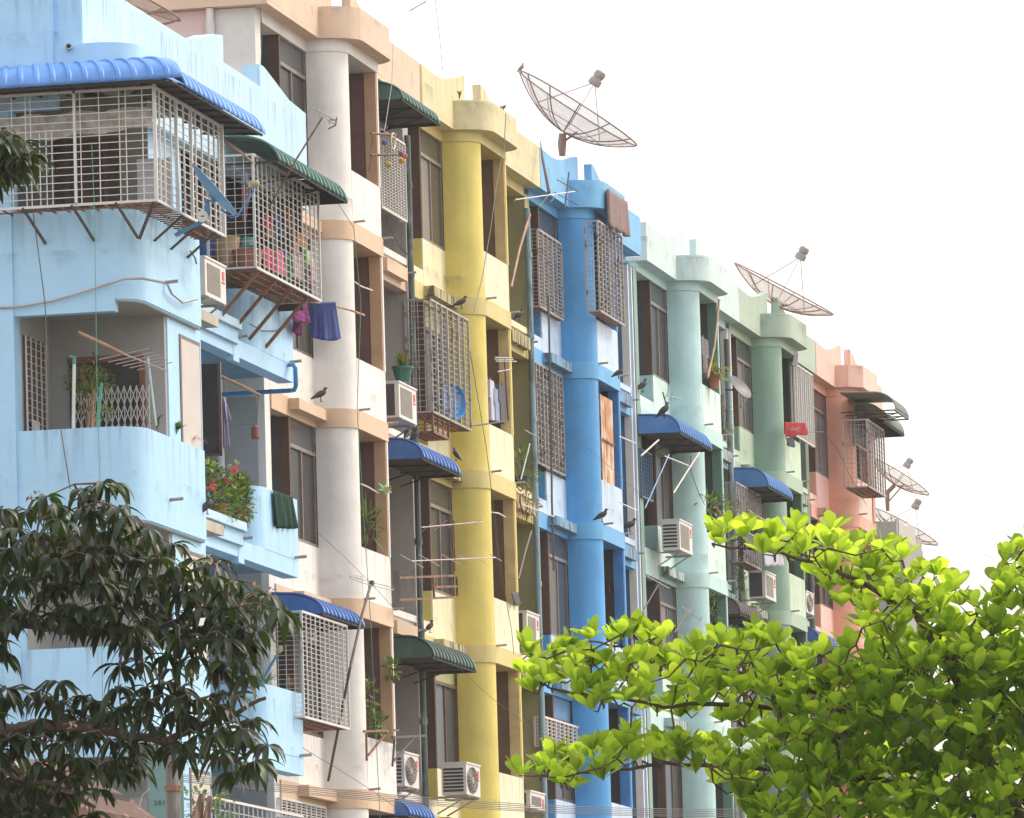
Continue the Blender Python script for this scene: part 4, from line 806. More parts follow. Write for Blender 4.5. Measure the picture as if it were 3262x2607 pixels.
rod('bamboo_stick', 'P', [(515, 955), (620, 1050), (790, 1130), (945, 1210)], .9, .025, M['wood'], 'wooden stick slanting out below the sage green house awning', 'stick')
rod('bamboo_stick', 'P', [(80, 930), (150, 1030), (235, 1145)], .7, .03, M['wood'], 'short stick beside the pot plants of the mint house', 'stick')
rod('bamboo_stick', 8, [(738, 325), (705, 640), (660, 850)], .75, .025, M['wood'], 'long bamboo pole standing before the mint house opening', 'pole')
rod('bamboo_stick', 3, [(940, 1015), (870, 1250), (815, 1500)], .25, .028, M['wood'], 'dead branch leaning along the yellow wall by the drain pipe', 'branch')
rod('bamboo_stick', 10, [(1525, 160), (1490, 280), (1455, 420)], .5, .025, M['darksteel'], 'dark pole with a white rag on top between yellow and blue houses', 'pole')
rod('bamboo_stick', 8, [(332, 1265), (215, 1370)], .6, .018, M['cream'], 'left steel stay under the faded blue awning of the mint house', 'stay')
rod('bamboo_stick', 8, [(604, 1350), (520, 1480), (432, 1620)], .8, .018, M['cream'], 'right steel stay under the faded blue awning of the mint house', 'stay')
t = thing('wind_bell', at('F', 1100, 700, Y=97.6), 'small reddish bell hanging on a wire under the light blue beam', 'bell')
MB().lathe([(.03, 0), (.055, -.02), (.06, -.17), (.04, -.19)], at('F', 1088, 680, Y=97.6), (0, 0, 1), 10).build('bell', plain('red brown tin', (.20, .05, .04), .5), t)
MB().tube([at('F', 1135, 262, Y=97.6), at('F', 1105, 640, Y=97.6)], .007, 5).tube([at('F', 700, 668, Y=97.6), at('F', 1090, 652, Y=97.6)], .004, 4).build('hanging_wire', M['cable'], t)
rk = thing('rusty_rack', at(10, 995, 520, X=.8), 'rusty empty box rack on the facade between the white and yellow houses', 'rack')
m = MB()
for a_, c_ in (((805, 413), (1120, 400)), ((805, 533), (1122, 518)), ((992, 405), (997, 522)), ((1120, 400), (1124, 518)), ((997, 462), (1122, 460))): m.bar(at(10, *a_, X=.8), at(10, *c_, X=.8), .035)
m.build('frame', M['rust'], rk)
for i, (a_, c_, d_) in enumerate((((615, 1250), (800, 1243), (630, 1410)), ((770, 1282), (945, 1273), (770, 1440)))):
    t = thing('wall_bracket', at(10, *a_, X=.75), ('rusty shelf bracket below the plants of the white house', 'rusty shelf bracket above the lower air conditioner of the white house')[i], 'bracket', 'shelf brackets')
    MB().bar(at(10, *a_, X=.75), at(10, *c_, X=.75), .035).bar(at(10, a_[0]+12, a_[1]+8, X=.75), at(10, *d_, X=.75), .03).bar(at(10, c_[0]-50, c_[1], X=.75), at(10, d_[0]+8, d_[1]-30, X=.75), .028).build('arms', M['rust'] if i == 0 else M['darksteel'], t)
def cord(z, pts, X, r, mat, label, Y=None, nm='hanging_cable'):
    kw = dict(X=X) if Y is None else dict(Y=Y); P_ = [at(z, x, y, **kw) for x, y in pts]
    return tag(MB().tube(P_, r, 4).build(nm, M[mat], loc=P_[0]), label, 'cord', 'cords and cables hanging on the facades')
cord(0, [(193, 300), (198, 420), (200, 520), (204, 800), (210, 1000), (216, 1480)], None, .005, 'cordgreen', 'thin greenish cord hanging down the light blue corner', Y=90.4)
cord(0, [(70, 450), (95, 640), (100, 760)], None, .008, 'cable', 'dark cable hanging across the light blue balcony opening', Y=91.2)
cord(0, [(128, 905), (148, 1030)], None, .008, 'cable', 'dark cable on the light blue balcony parapet above the mango leaves', Y=91.3)
cord(5, [(0, 380), (150, 370), (350, 335), (600, 260), (830, 187), (950, 183), (1100, 212)], None, .018, 'cablelight', 'pale hose sagging along the light blue front', Y=91.44)
cord(5, [(1120, 225), (1150, 290), (1220, 345), (1320, 320)], 1.56, .018, 'cablelight', 'pale hose looping round the rounded light blue corner')
cord(0, [(700, 410), (745, 480), (760, 640), (752, 860), (765, 1080), (780, 1300), (800, 1723)], .95, .006, 'cordgreen', 'long green cord hanging down the white house')
cord(0, [(548, 10), (552, 60), (545, 250)], None, .006, 'cable', 'thin dark cable at the corner of the white house', Y=104.6)
cord(2, [(1330, 230), (1320, 560), (1270, 880)], .9, .006, 'cablelight', 'thin cable from the beige cornice to the flat grille')
cord(3, [(780, 340), (770, 560), (720, 800), (680, 1100), (620, 1450), (560, 1690)], .95, .008, 'cable', 'dark cable looping from the yellow cornice')
cord(7, [(540, 250), (600, 600), (650, 900), (680, 1150), (700, 1300), (745, 1720)], .7, .006, 'cable', 'thin wavy cable down the yellow column')
cord(10, [(1310, 0), (1340, 250), (1380, 480), (1420, 700), (1432, 830)], .75, .006, 'cable', 'thin cable hanging over the lower yellow balcony')
for i in range(3): cord(7, [(1058+i*5, -120), (1066+i*4, 100), (1072+i*4, 500), (1080+i*5, 900), (1084+i*4, 1250), (1096+i*5, 1720)], .55+.02*i, .008, 'cable', ('left', 'middle', 'right')[i]+' cable of the bundle hanging before the blue house windows')
cord(7, [(1250, 835), (1400, 960), (1540, 1080), (1700, 1230)], .95, .005, 'cable', 'slanting wire crossing the blue house')
cord(8, [(1340, 1210), (1440, 1212), (1530, 1330), (1600, 1480), (1723, 1700)], .9, .007, 'cable', 'drooping wire over the salmon column')
cord(8, [(385, 830), (400, 900), (392, 960)], .1, .008, 'cable', 'short cable below the mint window')
cord(8, [(545, 1370), (550, 1480), (600, 1620), (640, 1700)], .8, .008, 'cable', 'looping cable hanging from the mint house awning')
cord(10, [(360, 165), (500, 290), (640, 430), (790, 590)], .9, .005, 'cable', 'slanting wire from the white house window to the loop aerial')
cord(10, [(1140, 910), (1300, 1060), (1540, 1240)], .9, .005, 'cable', 'slanting wire across the lower yellow house')
cord(10, [(280, 1340), (450, 1440), (640, 1560), (870, 1720)], .9, .005, 'cable', 'slanting wire across the bottom of the white house')
cord('E', [(1010, 1000), (1150, 1075), (1175, 1098), (1380, 1098), (1585, 1015)], .66, .010, 'cable', 'kinked cable sagging over the light blue bay')
cord('E', [(200, 0), (260, 90), (285, 180)], 1.55, .012, 'cable', 'black cable beside the upper air conditioner')
cord(3, [(0, 1125), (60, 1220), (115, 1280)], .3, .02, 'cable', 'thick black cable below the flat grille')
# ------------------------------------------------------------------ laundry and cloth
def drape(z, quad, X, mat, label, cat='clothes', nm='laundry', fold=.03, nf=5, Y=None, group='laundry hanging on the houses', th=.01):
    """quad: photo corners tl,tr,br,bl"""
    kw = dict(X=X) if Y is None else dict(Y=Y); c = [at(z, x, y, **kw) for x, y in quad]; nrm = Vector((1, 0, 0)) if Y is None else Vector((0, -1, 0))
    def fn(u, v):
        p = c[0].lerp(c[1], u).lerp(c[3].lerp(c[2], u), v); return p+nrm*(fold*math.sin(u*nf*6.28+v*1.5)*(.3+.7*v)+fold*.4*math.sin(u*nf*11+1))+Vector((0, 0, .02*math.sin(u*nf*6.28)*v))
    m = MB(); m.grid(fn, nf*8, 10); o = m.build(nm, mat, loc=c[0], solid=th); return tag(o, label, cat, group)
denim = cloth('blue violet cotton', (.10, .13, .36)); 
# blue skirt: an open flaring tube hung on the pole
c0_, c1_ = at('E', 1930, 690, X=.95), at('E', 1960, 1190, X=.95)
m = MB()
def skirt(u, v):
    t_ = u*2*math.pi; a_ = at('E', 1800+330*0, 740, X=.95); top = at(6, 858, 345, X=.95); bot = at(6, 872, 575, X=.95)
    w_ = .185+.035*v; c_ = top.lerp(bot, v); fl = 1+(.10*math.sin(7*t_)+.05*math.sin(16*t_+1))*(.3+.7*v)
    return c_+Vector((Rv.x, Rv.y, 0))*w_*math.cos(t_)*fl+Vector((-Rv.y, Rv.x, 0))*.25*v*math.sin(t_)*fl+Vector((0, 0, 1))*(-.035*v*math.cos(t_)+.085*math.sin(t_)*v)
m.grid(skirt, 96, 14); tag(m.build('hanging_skirt', denim, loc=c0_, solid=.01), 'blue violet skirt hanging open below the laundry cage', 'skirt', 'laundry hanging on the houses')
def plaid():
    m, N_, L_, P_ = nt('purple plaid'); geo = N_.new('ShaderNodeNewGeometry'); w1 = N_.new('ShaderNodeTexWave'); w1.bands_direction = 'Z'; w1.inputs['Scale'].default_value = 4; w2 = N_.new('ShaderNodeTexWave'); w2.bands_direction = 'Y'; w2.inputs['Scale'].default_value = 1.2
    L_.new(geo.outputs['Position'], w1.inputs['Vector']); L_.new(geo.outputs['Position'], w2.inputs['Vector']); mu = N_.new('ShaderNodeMath'); mu.operation = 'ADD'; L_.new(w1.outputs['Fac'], mu.inputs[0]); L_.new(w2.outputs['Fac'], mu.inputs[1])
    cr = N_.new('ShaderNodeValToRGB'); cr.color_ramp.elements[0].color = (.05, .01, .06, 1); cr.color_ramp.elements[1].color = (.28, .04, .22, 1); mh = N_.new('ShaderNodeMath'); mh.operation = 'MULTIPLY'; mh.inputs[1].default_value = .5; L_.new(mu.outputs[0], mh.inputs[0]); L_.new(mh.outputs[0], cr.inputs[0]); L_.new(cr.outputs[0], P_.inputs['Base Color']); P_.inputs['Roughness'].default_value = .9; return m
drape('E', [(1590, 740), (1790, 720), (1820, 980), (1600, 950)], .8, plaid(), 'purple plaid cloth hanging left of the blue skirt', nf=3)
drape('E', [(1600, 950), (1720, 1000), (1705, 1150), (1610, 1100)], .7, cloth('deep purple', (.16, .02, .12)), 'dark purple cloth end under the plaid cloth', nf=3)
drape('G', [(1330, 45), (1590, 140), (1645, 568), (1360, 560)], .64, cloth('bottle green towel', (.012, .05, .035), .1), 'dark green towel over the curved light blue parapet', 'towel', nf=4)
drape('F', [(640, 280), (680, 290), (745, 950), (645, 1000)], None, cloth('lilac cotton', (.50, .46, .66)), 'lilac garment hanging beside the dark open shutter', nf=3, Y=97.6)
drape('F', [(665, 280), (700, 400), (762, 580), (700, 620)], None, cloth('lilac cotton sleeve', (.50, .46, .66)), 'sleeve of the lilac garment beside the shutter', nf=1, Y=97.55)
def shirt(z, x0, x1, y0, y1, X, mat, label, **kw):
    P0 = at(z, x0, y0, X=X); P1 = at(z, x1, y0, X=X); P2 = at(z, x0, y1, X=X); L1 = P1.y-P0.y; H = P0.z-P2.z
    m = MB(); o = [(0, 0), (.3, .03), (.4, -.02), (.6, -.02), (.7, .03), (1, 0), (1.12, -.45), (.9, -.48), (.88, -.3), (.9, -1), (.1, -1), (.12, -.3), (.1, -.48), (-.12, -.45)]
    n_ = len(o); f = [(P0.x+.03, P0.y+a*L1, P0.z+b2*H) for a, b2 in o]; bk = [(P0.x-.05, P0.y+a*L1, P0.z+b2*H) for a, b2 in o]
    m.add(f+bk, [tuple(range(n_)), tuple(range(n_, 2*n_))[::-1]]+[(i, (i+1) % n_, (i+1) % n_+n_, i+n_) for i in range(n_)])
    root = m.build('hanging_shirt', mat, loc=P0); tag(root, label, 'shirt', 'laundry hanging on the houses')
    MB().tube([P0+Vector((0, L1*.2, .0)), P0+Vector((0, L1*.5, .07)), P0+Vector((0, L1*.8, 0))], .008, 5).build('hanger', M['darksteel'], root)
for i, (a, b_, y0, y1, X, c, lab) in enumerate([(650, 668, 450, 690, .42, (.62, .60, .72), 'white lilac shirt, leftmost in the opening of the yellow house'), (664, 690, 445, 700, .46, (.66, .64, .74), 'white shirt, second from left in the opening of the yellow house'),
        (694, 726, 500, 708, .48, (.36, .45, .62), 'light blue shirt in the opening of the yellow house'), (726, 765, 470, 718, .50, (.16, .16, .18), 'dark grey shirt, rightmost in the opening of the yellow house')]):
    shirt(7, a, b_, y0, y1, X, cloth('shirt cloth %d' % i, c), lab)
shirt(8, 610, 652, 575, 820, .52, plain('dark plaid', (.10, .08, .10), .8, second=(.28, .24, .28), thr=.55, scale=30), 'dark checked shirt hanging in the mint house opening')
rs = drape(8, [(1175, 1145), (1318, 1150), (1328, 1225), (1168, 1250)], .95, cloth('red jersey', (.34, .01, .02), .1), 'red shirt with a faded print hanging outside the sage green house', nf=2)
q_ = MB(); 
for i, (x0, x1, y0, y1) in enumerate([(1212, 1220, 1185, 1205), (1224, 1232, 1180, 1204), (1236, 1246, 1184, 1204), (1250, 1258, 1180, 1206), (1262, 1282, 1178, 1186), (1262, 1268, 1186, 1206)]):
    a_ = at(8, x0, y0, X=1.02); b_ = at(8, x1, y0, X=1.02); c_ = at(8, x1, y1, X=1.02); d_ = at(8, x0, y1, X=1.02); q_.add([a_, b_, c_, d_], [(0, 1, 2, 3)])
q_.build('shirt_print', plain('faded print', (.22, .10, .06), .8), rs)
drape(8, [(1180, 1250), (1240, 1250), (1240, 1310), (1190, 1300)], .92, cloth('dark socks', (.09, .09, .14)), 'dark socks hanging under the red shirt', nf=2)
drape('O', [(290, 440), (335, 460), (310, 590), (240, 600)], .75, cloth('grey violet rag', (.24, .20, .26)), 'grey violet rag tied under the sage green cornice', nf=1)
drape(4, [(618, 425), (745, 510), (758, 745), (622, 668)], .90, plain('brown woven rug', (.20, .135, .125), .9, second=(.27, .20, .19), thr=.5, scale=22, stretch=(1, 1, 3)), 'thick brown rug hanging over the cornice of the blue house', 'rug', nf=3, fold=.02, th=.05)
drape(12, [(262, 365), (330, 345), (362, 395), (355, 470), (260, 475)][0:1]+[(350, 370), (358, 470), (262, 470)], .85, cloth('white violet sheet', (.60, .58, .68)), 'white sheet hanging behind the upper leafy branch', nf=3)
drape(12, [(170, 1605), (292, 1628), (295, 1700), (180, 1715)], .85, cloth('white cotton sheet', (.68, .66, .64)), 'white sheet with a peaked corner at the bottom by the leaves', nf=2)
drape(10, [(1415, 495), (1455, 490), (1462, 558), (1425, 560)], .66, M['black'], 'small black bag hanging on the lower yellow balcony edge', 'bag', nf=1)
drape(11, [(745, 455), (780, 450), (778, 530), (755, 545)], .3, cloth('red cloth', (.35, .02, .03)), 'red bag hanging inside the dark blue house opening', 'bag', nf=1)
# shutter standing open under the light blue beam
t = thing('shutter_door', (1.1, 97, 13.4), 'dark open shutter board standing out under the light blue beam', 'shutter')
MB().box(.98, 1.25, 96.98, 97.01, 13.38, 14.66).build('panel', M['dark'], t); MB().box(1.22, 1.265, 96.97, 97.02, 13.36, 14.68).box(.98, 1.26, 96.97, 97.02, 13.34, 13.38).build('frame', M['bronze'], t)
# laundry and tubs inside the big cage
stuffc = [((850, 1010), (960, 1170), (.45, .02, .05), 'red'), ((880, 1180), (960, 1300), (.30, .22, .05), 'mustard'), ((1000, 1000), (1110, 1180), (.03, .08, .25), 'navy'), ((1060, 1180), (1120, 1290), (.06, .22, .45), 'sky blue'),
          ((1130, 880), (1290, 1180), (.14, .05, .035), 'rust brown'), ((1240, 1180), (1300, 1480), (.55, .30, .22), 'peach'), ((1300, 1250), (1420, 1400), (.70, .28, .08), 'orange'), ((1230, 1380), (1330, 1560), (.55, .40, .42), 'dusty pink'),
          ((850, 1450), (1020, 1723), (.55, .04, .14), 'crimson'), ((1020, 1470), (1140, 1800), (.72, .18, .30), 'pink'), ((1130, 1480), (1190, 1580), (.12, .25, .55), 'blue'), ((1170, 1570), (1230, 1900), (.02, .35, .06), 'green'),
          ((1240, 1560), (1330, 1850), (.55, .52, .50), 'white'), ((1320, 1540), (1400, 1900), (.50, .40, .40), 'grey pink'), ((1400, 1480), (1440, 1700), (.20, .50, .08), 'lime'), ((1440, 1500), (1530, 1700), (.60, .62, .48), 'cream'), ((1480, 1640), (1560, 1900), (.60, .42, .45), 'rose')]
for i, (a_, b2, c_, nm_) in enumerate(stuffc):
    drape('Q', [a_, (b2[0], a_[1]+.45*(b2[0]-a_[0])), (b2[0], b2[1]+.3*(b2[0]-a_[0])), (a_[0], b2[1])], 1.08-.02*(i % 4), cloth(nm_+' garment', c_), nm_+' garment hanging in the laundry cage of the light blue house', nf=2)
drape('Q', [(590, 430), (625, 430), (700, 640), (560, 560)], None, cloth('lilac umbrella cloth', (.42, .36, .45)), 'folded lilac umbrella hanging in the laundry cage, upper part', 'umbrella', nf=2, Y=99.3)
drape('Q', [(560, 600), (690, 650), (610, 1100), (580, 1100)], None, cloth('striped red white cloth', (.45, .25, .26)), 'folded red and white striped cloth below the lilac umbrella', 'cloth', nf=2, Y=99.32)
def tub(z, x, y, Y, r, h, mat, label, cat='tub'):
    p = at(z, x, y, Y=Y); tag(MB().lathe([(r*.78, 0), (r, h*.8), (r*1.08, h), (r*.95, h), (r*.7, .02)], p, (0, 0, 1), 20).build('tub', mat, loc=p), label, cat)
tub('Q', 350, 1700, 99.6, .20, .40, plain('cardboard tan', (.42, .30, .18), .8), 'round tan basket in the laundry cage', 'basket')
tub('Q', 650, 1723, 99.5, .22, .24, M['terra'], 'terracotta tub at the corner of the laundry cage')
tub('Q', 60, 1580, 99.6, .20, .22, plain('blue tub', (.03, .14, .45), .4), 'blue plastic tub behind the air conditioner in the laundry cage')
tub('Q', 60, 1410, 99.8, .18, .22, plain('green tub', (.02, .22, .14), .4), 'green plastic basin stacked above the blue tub')
tub('Q', 620, 1440, 99.8, .12, .12, plain('aqua bowl', (.10, .35, .32), .4), 'aqua bowl in the laundry cage', 'bowl')
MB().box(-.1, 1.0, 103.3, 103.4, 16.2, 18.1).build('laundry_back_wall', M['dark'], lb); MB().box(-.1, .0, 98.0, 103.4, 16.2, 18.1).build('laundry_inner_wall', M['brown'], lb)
MB().box(.0, .62, 98.6, 98.66, 15.1, 18.1).build('laundry_side_wall', M['dark'], lb) if False else None
# blue basin in the yellow house cage
p = at(7, 405, 590, X=.3); tag(MB().lathe([(.02, 0), (.26, .0), (.31, .1), (.32, .1), (.3, .02)], p, (1, -.5, .1), 24).build('basin', plain('blue basin', (.05, .25, .55), .4), loc=p), 'blue patterned basin leaning inside the rusty cage of the yellow house', 'basin')
# boarded window in the blue house
pA = at(7, 1410, 530, X=.57); pB = at(7, 1500, 560, X=.57); pC = at(7, 1430, 1060, X=.57)
t = thing('timber_board', (.57, pA.y, pC.z), 'peeling orange brown plywood boarding a window of the blue house', 'board')
bm_ = plain('peeling plywood', (.46, .22, .09), .8, second=(.62, .50, .42), thr=.53, scale=3.5, stretch=(1, 1, .6))
MB().box(.50, .53, pA.y, (pA.y+pB.y)/2-.01, pC.z-.25, pA.z-.0).build('left_sheet', bm_, t); MB().box(.50, .535, (pA.y+pB.y)/2+.01, pB.y+.05, pC.z-.25, pA.z).build('right_sheet', bm_, t)
MB().bar((.55, pA.y, pC.z-.25), (.55, pA.y, pA.z), .05).bar((.55, pA.y, (pA.z+pC.z)/2-.1), (.55, pB.y, (pA.z+pC.z)/2-.1), .03).build('batten', M['stub'], t)
# ------------------------------------------------------------------ plants
def leaf(m, p, d, up, ln, w, droop, n=4, shape='ov', cup=.15):
    """a pointed or rounded leaf blade of 2*n quads"""
    d = d.normalized(); side = d.cross(up); side = side.normalized() if side.length > 1e-4 else Vector((1, 0, 0)); vs = []; q_ = p.copy(); dd = d.copy()
    if shape in ('obo', 'lan'): n = 5 if shape == 'lan' else 6
    prof = {'ov': (.0, .34, .50, .36, .04), 'lan': (.06, .36, .50, .46, .28, .02), 'obo': (.06, .17, .33, .46, .50, .42, .10)}[shape]
    for i in range(n+1):
        wd = prof[i]*w; nrm = side.cross(dd).normalized()
        vs += [q_-side*wd+nrm*wd*cup, q_.copy(), q_+side*wd+nrm*wd*cup]
        dd = (dd+Vector((0, 0, -1))*droop/n).normalized(); q_ = q_+dd*(ln/n)
    m.add(vs, [(3*i+j, 3*i+j+1, 3*i+j+4, 3*i+j+3) for i in range(n) for j in (0, 1)])
def rv(s=1): return Vector((R.uniform(-s, s), R.uniform(-s, s), R.uniform(-s, s)))
def bush(root, name, cen, rad3, n, ln, w, mat, droop=.4, shape='ov'):
    m = MB(); cen = Vector(cen)
    for i in range(n):
        o = rv(); 
        while o.length > 1: o = rv()
        p = cen+Vector((o.x*rad3[0], o.y*rad3[1], o.z*rad3[2])); leaf(m, p, (o+Vector((0, 0, .4))+rv(.4)), Vector((0, 0, 1))+rv(.3), ln*R.uniform(.7, 1.2), w, droop, shape=shape)
    return m.build(name, mat, root, ang=0)
def pot(root, p, r, h, mat, name='pot'):
    return MB().lathe([(r*.65, 0), (r*.95, h*.85), (r*1.08, h*.86), (r*1.08, h), (r*.85, h), (r*.8, h*.7)], p, (0, 0, 1), 18).build(name, mat, root)
def stems(root, p, n, h, sp, mat=None):
    m = MB()
    for i in range(n): q_ = p+Vector((R.uniform(-sp, sp)*.3, R.uniform(-sp, sp)*.3, 0)); m.tube([q_, q_+Vector((R.uniform(-sp, sp)*.6, R.uniform(-sp, sp)*.6, h*.6)), q_+Vector((R.uniform(-sp, sp), R.uniform(-sp, sp), h))], [.01, .008, .004], 5)
    m.build('stem', mat or M['bark'], root)
# flowering bushes on the planter of the light blue house
for i, (x, y, rw, rh, lab) in enumerate([(560, 200, .20, .42, 'flowering pot bush with pink blossoms on the light blue planter ledge'), (850, 240, .17, .32, 'bushy pot plant with salmon blossoms at the end of the light blue planter')]):
    p = at('G', x+20, 400 if i == 0 else 480, X=.52); t = thing('potted_bush', p, lab, 'potted plant', 'pot plants on the balconies')
    pot(t, p-Vector((0, 0, .0)), .15, .16, M['terra']); stems(t, p+Vector((0, 0, .12)), 9, rh*1.3, .16)
    c = at('G', x, y, X=.55); bush(t, 'foliage', c, (rw, rw*3.4, rh), 520, .10, .055, M['potleaf'])
    bush(t, 'upper_foliage', c+Vector((0, -.3 if i == 0 else .2, rh*.9)), (rw*.8, rw*2.6, rh*.45), 220, .10, .055, M['potleaf'])
    for (fx, fy) in ([(500, 1455), (470, 1510), (515, 1530), (680, 1425)] if i == 0 else [(820, 1280), (790, 1275)]):
        cc = at('F', fx, fy, X=.72); fl = MB()
        for k in range(16): leaf(fl, cc+rv(.035), rv()+Vector((.3, -.3, 0)), Vector((0, 0, 1))+rv(.5), .055, .05, .2)
        fl.build('flower', M['petal'], t, ang=0)
    for (fx, fy) in ([(440, 1180), (540, 1200), (600, 1250), (490, 1290), (730, 1245)] if i == 0 else [(845, 1185), (900, 1380), (790, 1520)]):
        cc = at('F', fx, fy, X=.68); fl = MB()
        for k in range(14): leaf(fl, cc+rv(.03), rv()+Vector((0, 0, .5)), Vector((0, 0, 1))+rv(.5), .035, .03, .2)
        fl.build('blossom_cluster', M['ixora'], t, ang=0)
# climbing plant and pipes on the corner balcony
p = at(5, 600, 1170, Y=92.4); t = thing('climbing_plant', p, 'leafy climbing plant with bare stems inside the light blue balcony', 'plant', 'pot plants on the balconies')
stems(t, p-Vector((0, 0, .3)), 14, 1.1, .22, M['wood'])
for cx_, cy_, r1, r2, n_ in ((570, 850, .18, .18, 230), (480, 880, .12, .12, 110), (690, 870, .13, .13, 110), (560, 1000, .12, .16, 60), (720, 1080, .10, .12, 60), (640, 800, .10, .2, 50)):
    bush(t, 'foliage', at(5, cx_, cy_, Y=92.2), (r1, .25, r2), n_, .07, .028, M['potleaf'], .8)
t = thing('pipe_post', at(5, 488, 1180, Y=91.9), 'white pipe post with a green elbow on top in the light blue balcony', 'pipe'); 
MB().tube([at(5, 490, 1200, Y=91.9), at(5, 497, 745, Y=91.9)], .024, 10).build('post', M['pvcwhite'], t); MB().tube([at(5, 497, 760, Y=91.9), at(5, 497, 712, Y=91.9), at(5, 466, 706, Y=91.9)], .028, 10).build('elbow', M['pvcgreen'], t)
rod('green_stake', 5, [(655, 1180), (668, 1000), (682, 882)], None, .022, M['pvcgreen'], 'faded green stake behind the corner balcony parapet', 'stake', Y=91.8)
gt = thing('folding_gate', at(5, 750, 1165, Y=93.25), 'pale folding lattice gate across the balcony door', 'gate'); m = MB()
x0_, x1_ = at(5, 500, 1000, Y=93.22).x, at(5, 1000, 1000, Y=93.22).x; zb_ = 13.1
for i in range(13): x = x0_+(x1_-x0_)*i/12; m.bar((x, 93.22, zb_), (x, 93.22, 13.95), .014)
for i in range(12):
    x = x0_+(x1_-x0_)*i/12; xx = x+(x1_-x0_)/12
    for zz in (13.2, 13.45, 13.7): m.bar((x, 93.21, zz), (xx, 93.21, zz+.24), .011).bar((x, 93.2, zz+.24), (xx, 93.2, zz), .011)
m.build('lattice', M['grille'], gt)
dx0, dx1 = at(5, 470, 1000, Y=93.28).x, at(5, 955, 1000, Y=93.28).x
MB().box(dx0, dx1, 93.26, 93.295, 12.0, 14.36).build('balcony_door', M['dark'], lb); MB().box(dx0-.02, dx1+.02, 93.24, 93.29, 14.3, 14.38).box(dx1-.03, dx1+.04, 93.24, 93.29, 12.4, 14.3).build('door_frame', plain('red brown frame', (.20, .07, .04), .6), lb)
MB().box(-.215, -.19, 91.9, 92.9, 13.0, 14.55).build('side_window', M['brown'], lb)
m = MB()
for i in range(5): m.bar((-.17, 91.9+i*.25, 13.0), (-.17, 91.9+i*.25, 14.55), .02)
for i in range(16): m.bar((-.165, 91.9, 13.0+i*.1), (-.165, 92.9, 13.0+i*.1), .008)
m.build('side_window_bars', M['grille'], lb)
tag(MB().box(-.155, -.15, 92.05, 92.45, 13.15, 13.42).build('notice', M['poster'], loc=(-.15, 92, 13.2)), 'small white notice tied to the barred side window of the balcony', 'notice')
# little plants on parapet tops
def tuft(z, x, y, X, n, ln, w, lab, mat='potleaf', droop=.9, shape='lan', nm='weed_plant', Y=None, up=.6):
    p = at(z, x, y, X=X) if Y is None else at(z, x, y, Y=Y); m = MB()
    for i in range(n): leaf(m, p+rv(.03), Vector((R.uniform(-1, 1), R.uniform(-1, 1), up+R.random()*.6)), Vector((0, 0, 1))+rv(.2), ln*R.uniform(.6, 1.1), w, droop, shape=shape)
    m.tube([p-Vector((0, 0, .05)), p+Vector((0, 0, .06))], .012, 5)
    tag(m.build(nm, M[mat], loc=p, ang=0), lab, 'plant', 'pot plants on the balconies')
tuft(5, 1050, 1165, 1.42, 8, .2, .04, 'low leafy sprig at the left on the light blue balcony rim')
tuft(5, 1180, 1200, 1.42, 50, .15, .035, 'small white flowered plant on the light blue balcony rim', droop=.5)
tuft(5, 1290, 1265, 1.42, 12, .26, .02, 'strappy yellowing leaves drooping over the end of the light blue balcony rim', 'dryleaf', droop=1.3)
tuft('A', 875, 240, .35, 7, .14, .035, 'weed sprouting on the yellow bay cornice, left one', droop=.6)
tuft('A', 1480, 420, .75, 7, .12, .05, 'weed sprouting on the yellow bay cornice, right one', droop=.6)
tuft(9, 1320, 1050, .4, 14, .35, .03, 'long leaved plant behind the lower light blue balcony rim', droop=.7)
tuft(9, 1430, 1075, .5, 8, .22, .03, 'dry orange leaved plant beside the lower grille cage', 'dryleaf', droop=.7)
p = at('B', 185, 1590, X=.5); t = thing('potted_bromeliad', p, 'spiky bromeliad in a dark green pot on an air conditioner', 'potted plant', 'pot plants on the balconies'); pot(t, p, .17, .26, M['greenpot'])
m = MB(); 
for i in range(60): leaf(m, p+Vector((0, 0, .25)), Vector((R.uniform(-1, 1), R.uniform(-1, 1), R.uniform(.3, 1.6))), Vector((0, 0, 1))+rv(.2), R.uniform(.18, .34), .025, .5, shape='lan')
m.build('leaves', M['potleaf'], t, ang=0)
m = MB()
for i in range(14): leaf(m, p+Vector((0, 0, .30)), Vector((R.uniform(-.6, .6), R.uniform(-.6, .6), 1.2)), Vector((0, 0, 1))+rv(.2), .2, .03, .3, shape='lan')
m.build('red_leaves', M['dryleaf'], t, ang=0)
p = at(8, 700, 885, X=.7); t = thing('potted_fern', p, 'yellow green fern in a clay pot on the mint house parapet', 'potted plant', 'pot plants on the balconies'); pot(t, p-Vector((0, 0, .1)), .15, .3, M['terra'])
m = MB()
for i in range(60): leaf(m, p+Vector((0, 0, .18)), Vector((R.uniform(-.4, 1), R.uniform(-1, 1), R.uniform(.1, 1.0))), Vector((0, 0, 1))+rv(.2), R.uniform(.25, .55), .045, 1.4, shape='lan')
m.build('fronds', leafmat('fern frond', (.20, .26, .05), (.40, .42, .08), (.4, .45, .08), .4), t, ang=0)
def shrub(z, x, y, X, rx, ry, rz, n, lab, ln=.12, w=.04, mat='potleaf', droop=.8):
    c = at(z, x, y, X=X); t = thing('balcony_plant', c-Vector((0, 0, rz)), lab, 'plant', 'pot plants on the balconies'); stems(t, c-Vector((0, 0, rz)), 4, rz*1.7, rx); bush(t, 'foliage', c, (rx, ry, rz), n, ln, w, M[mat], droop)
shrub(7, 880, 1010, .15, .12, .8, .35, 90, 'spiky plants on the yellow house recess ledge above the clay pots', .3, .03)
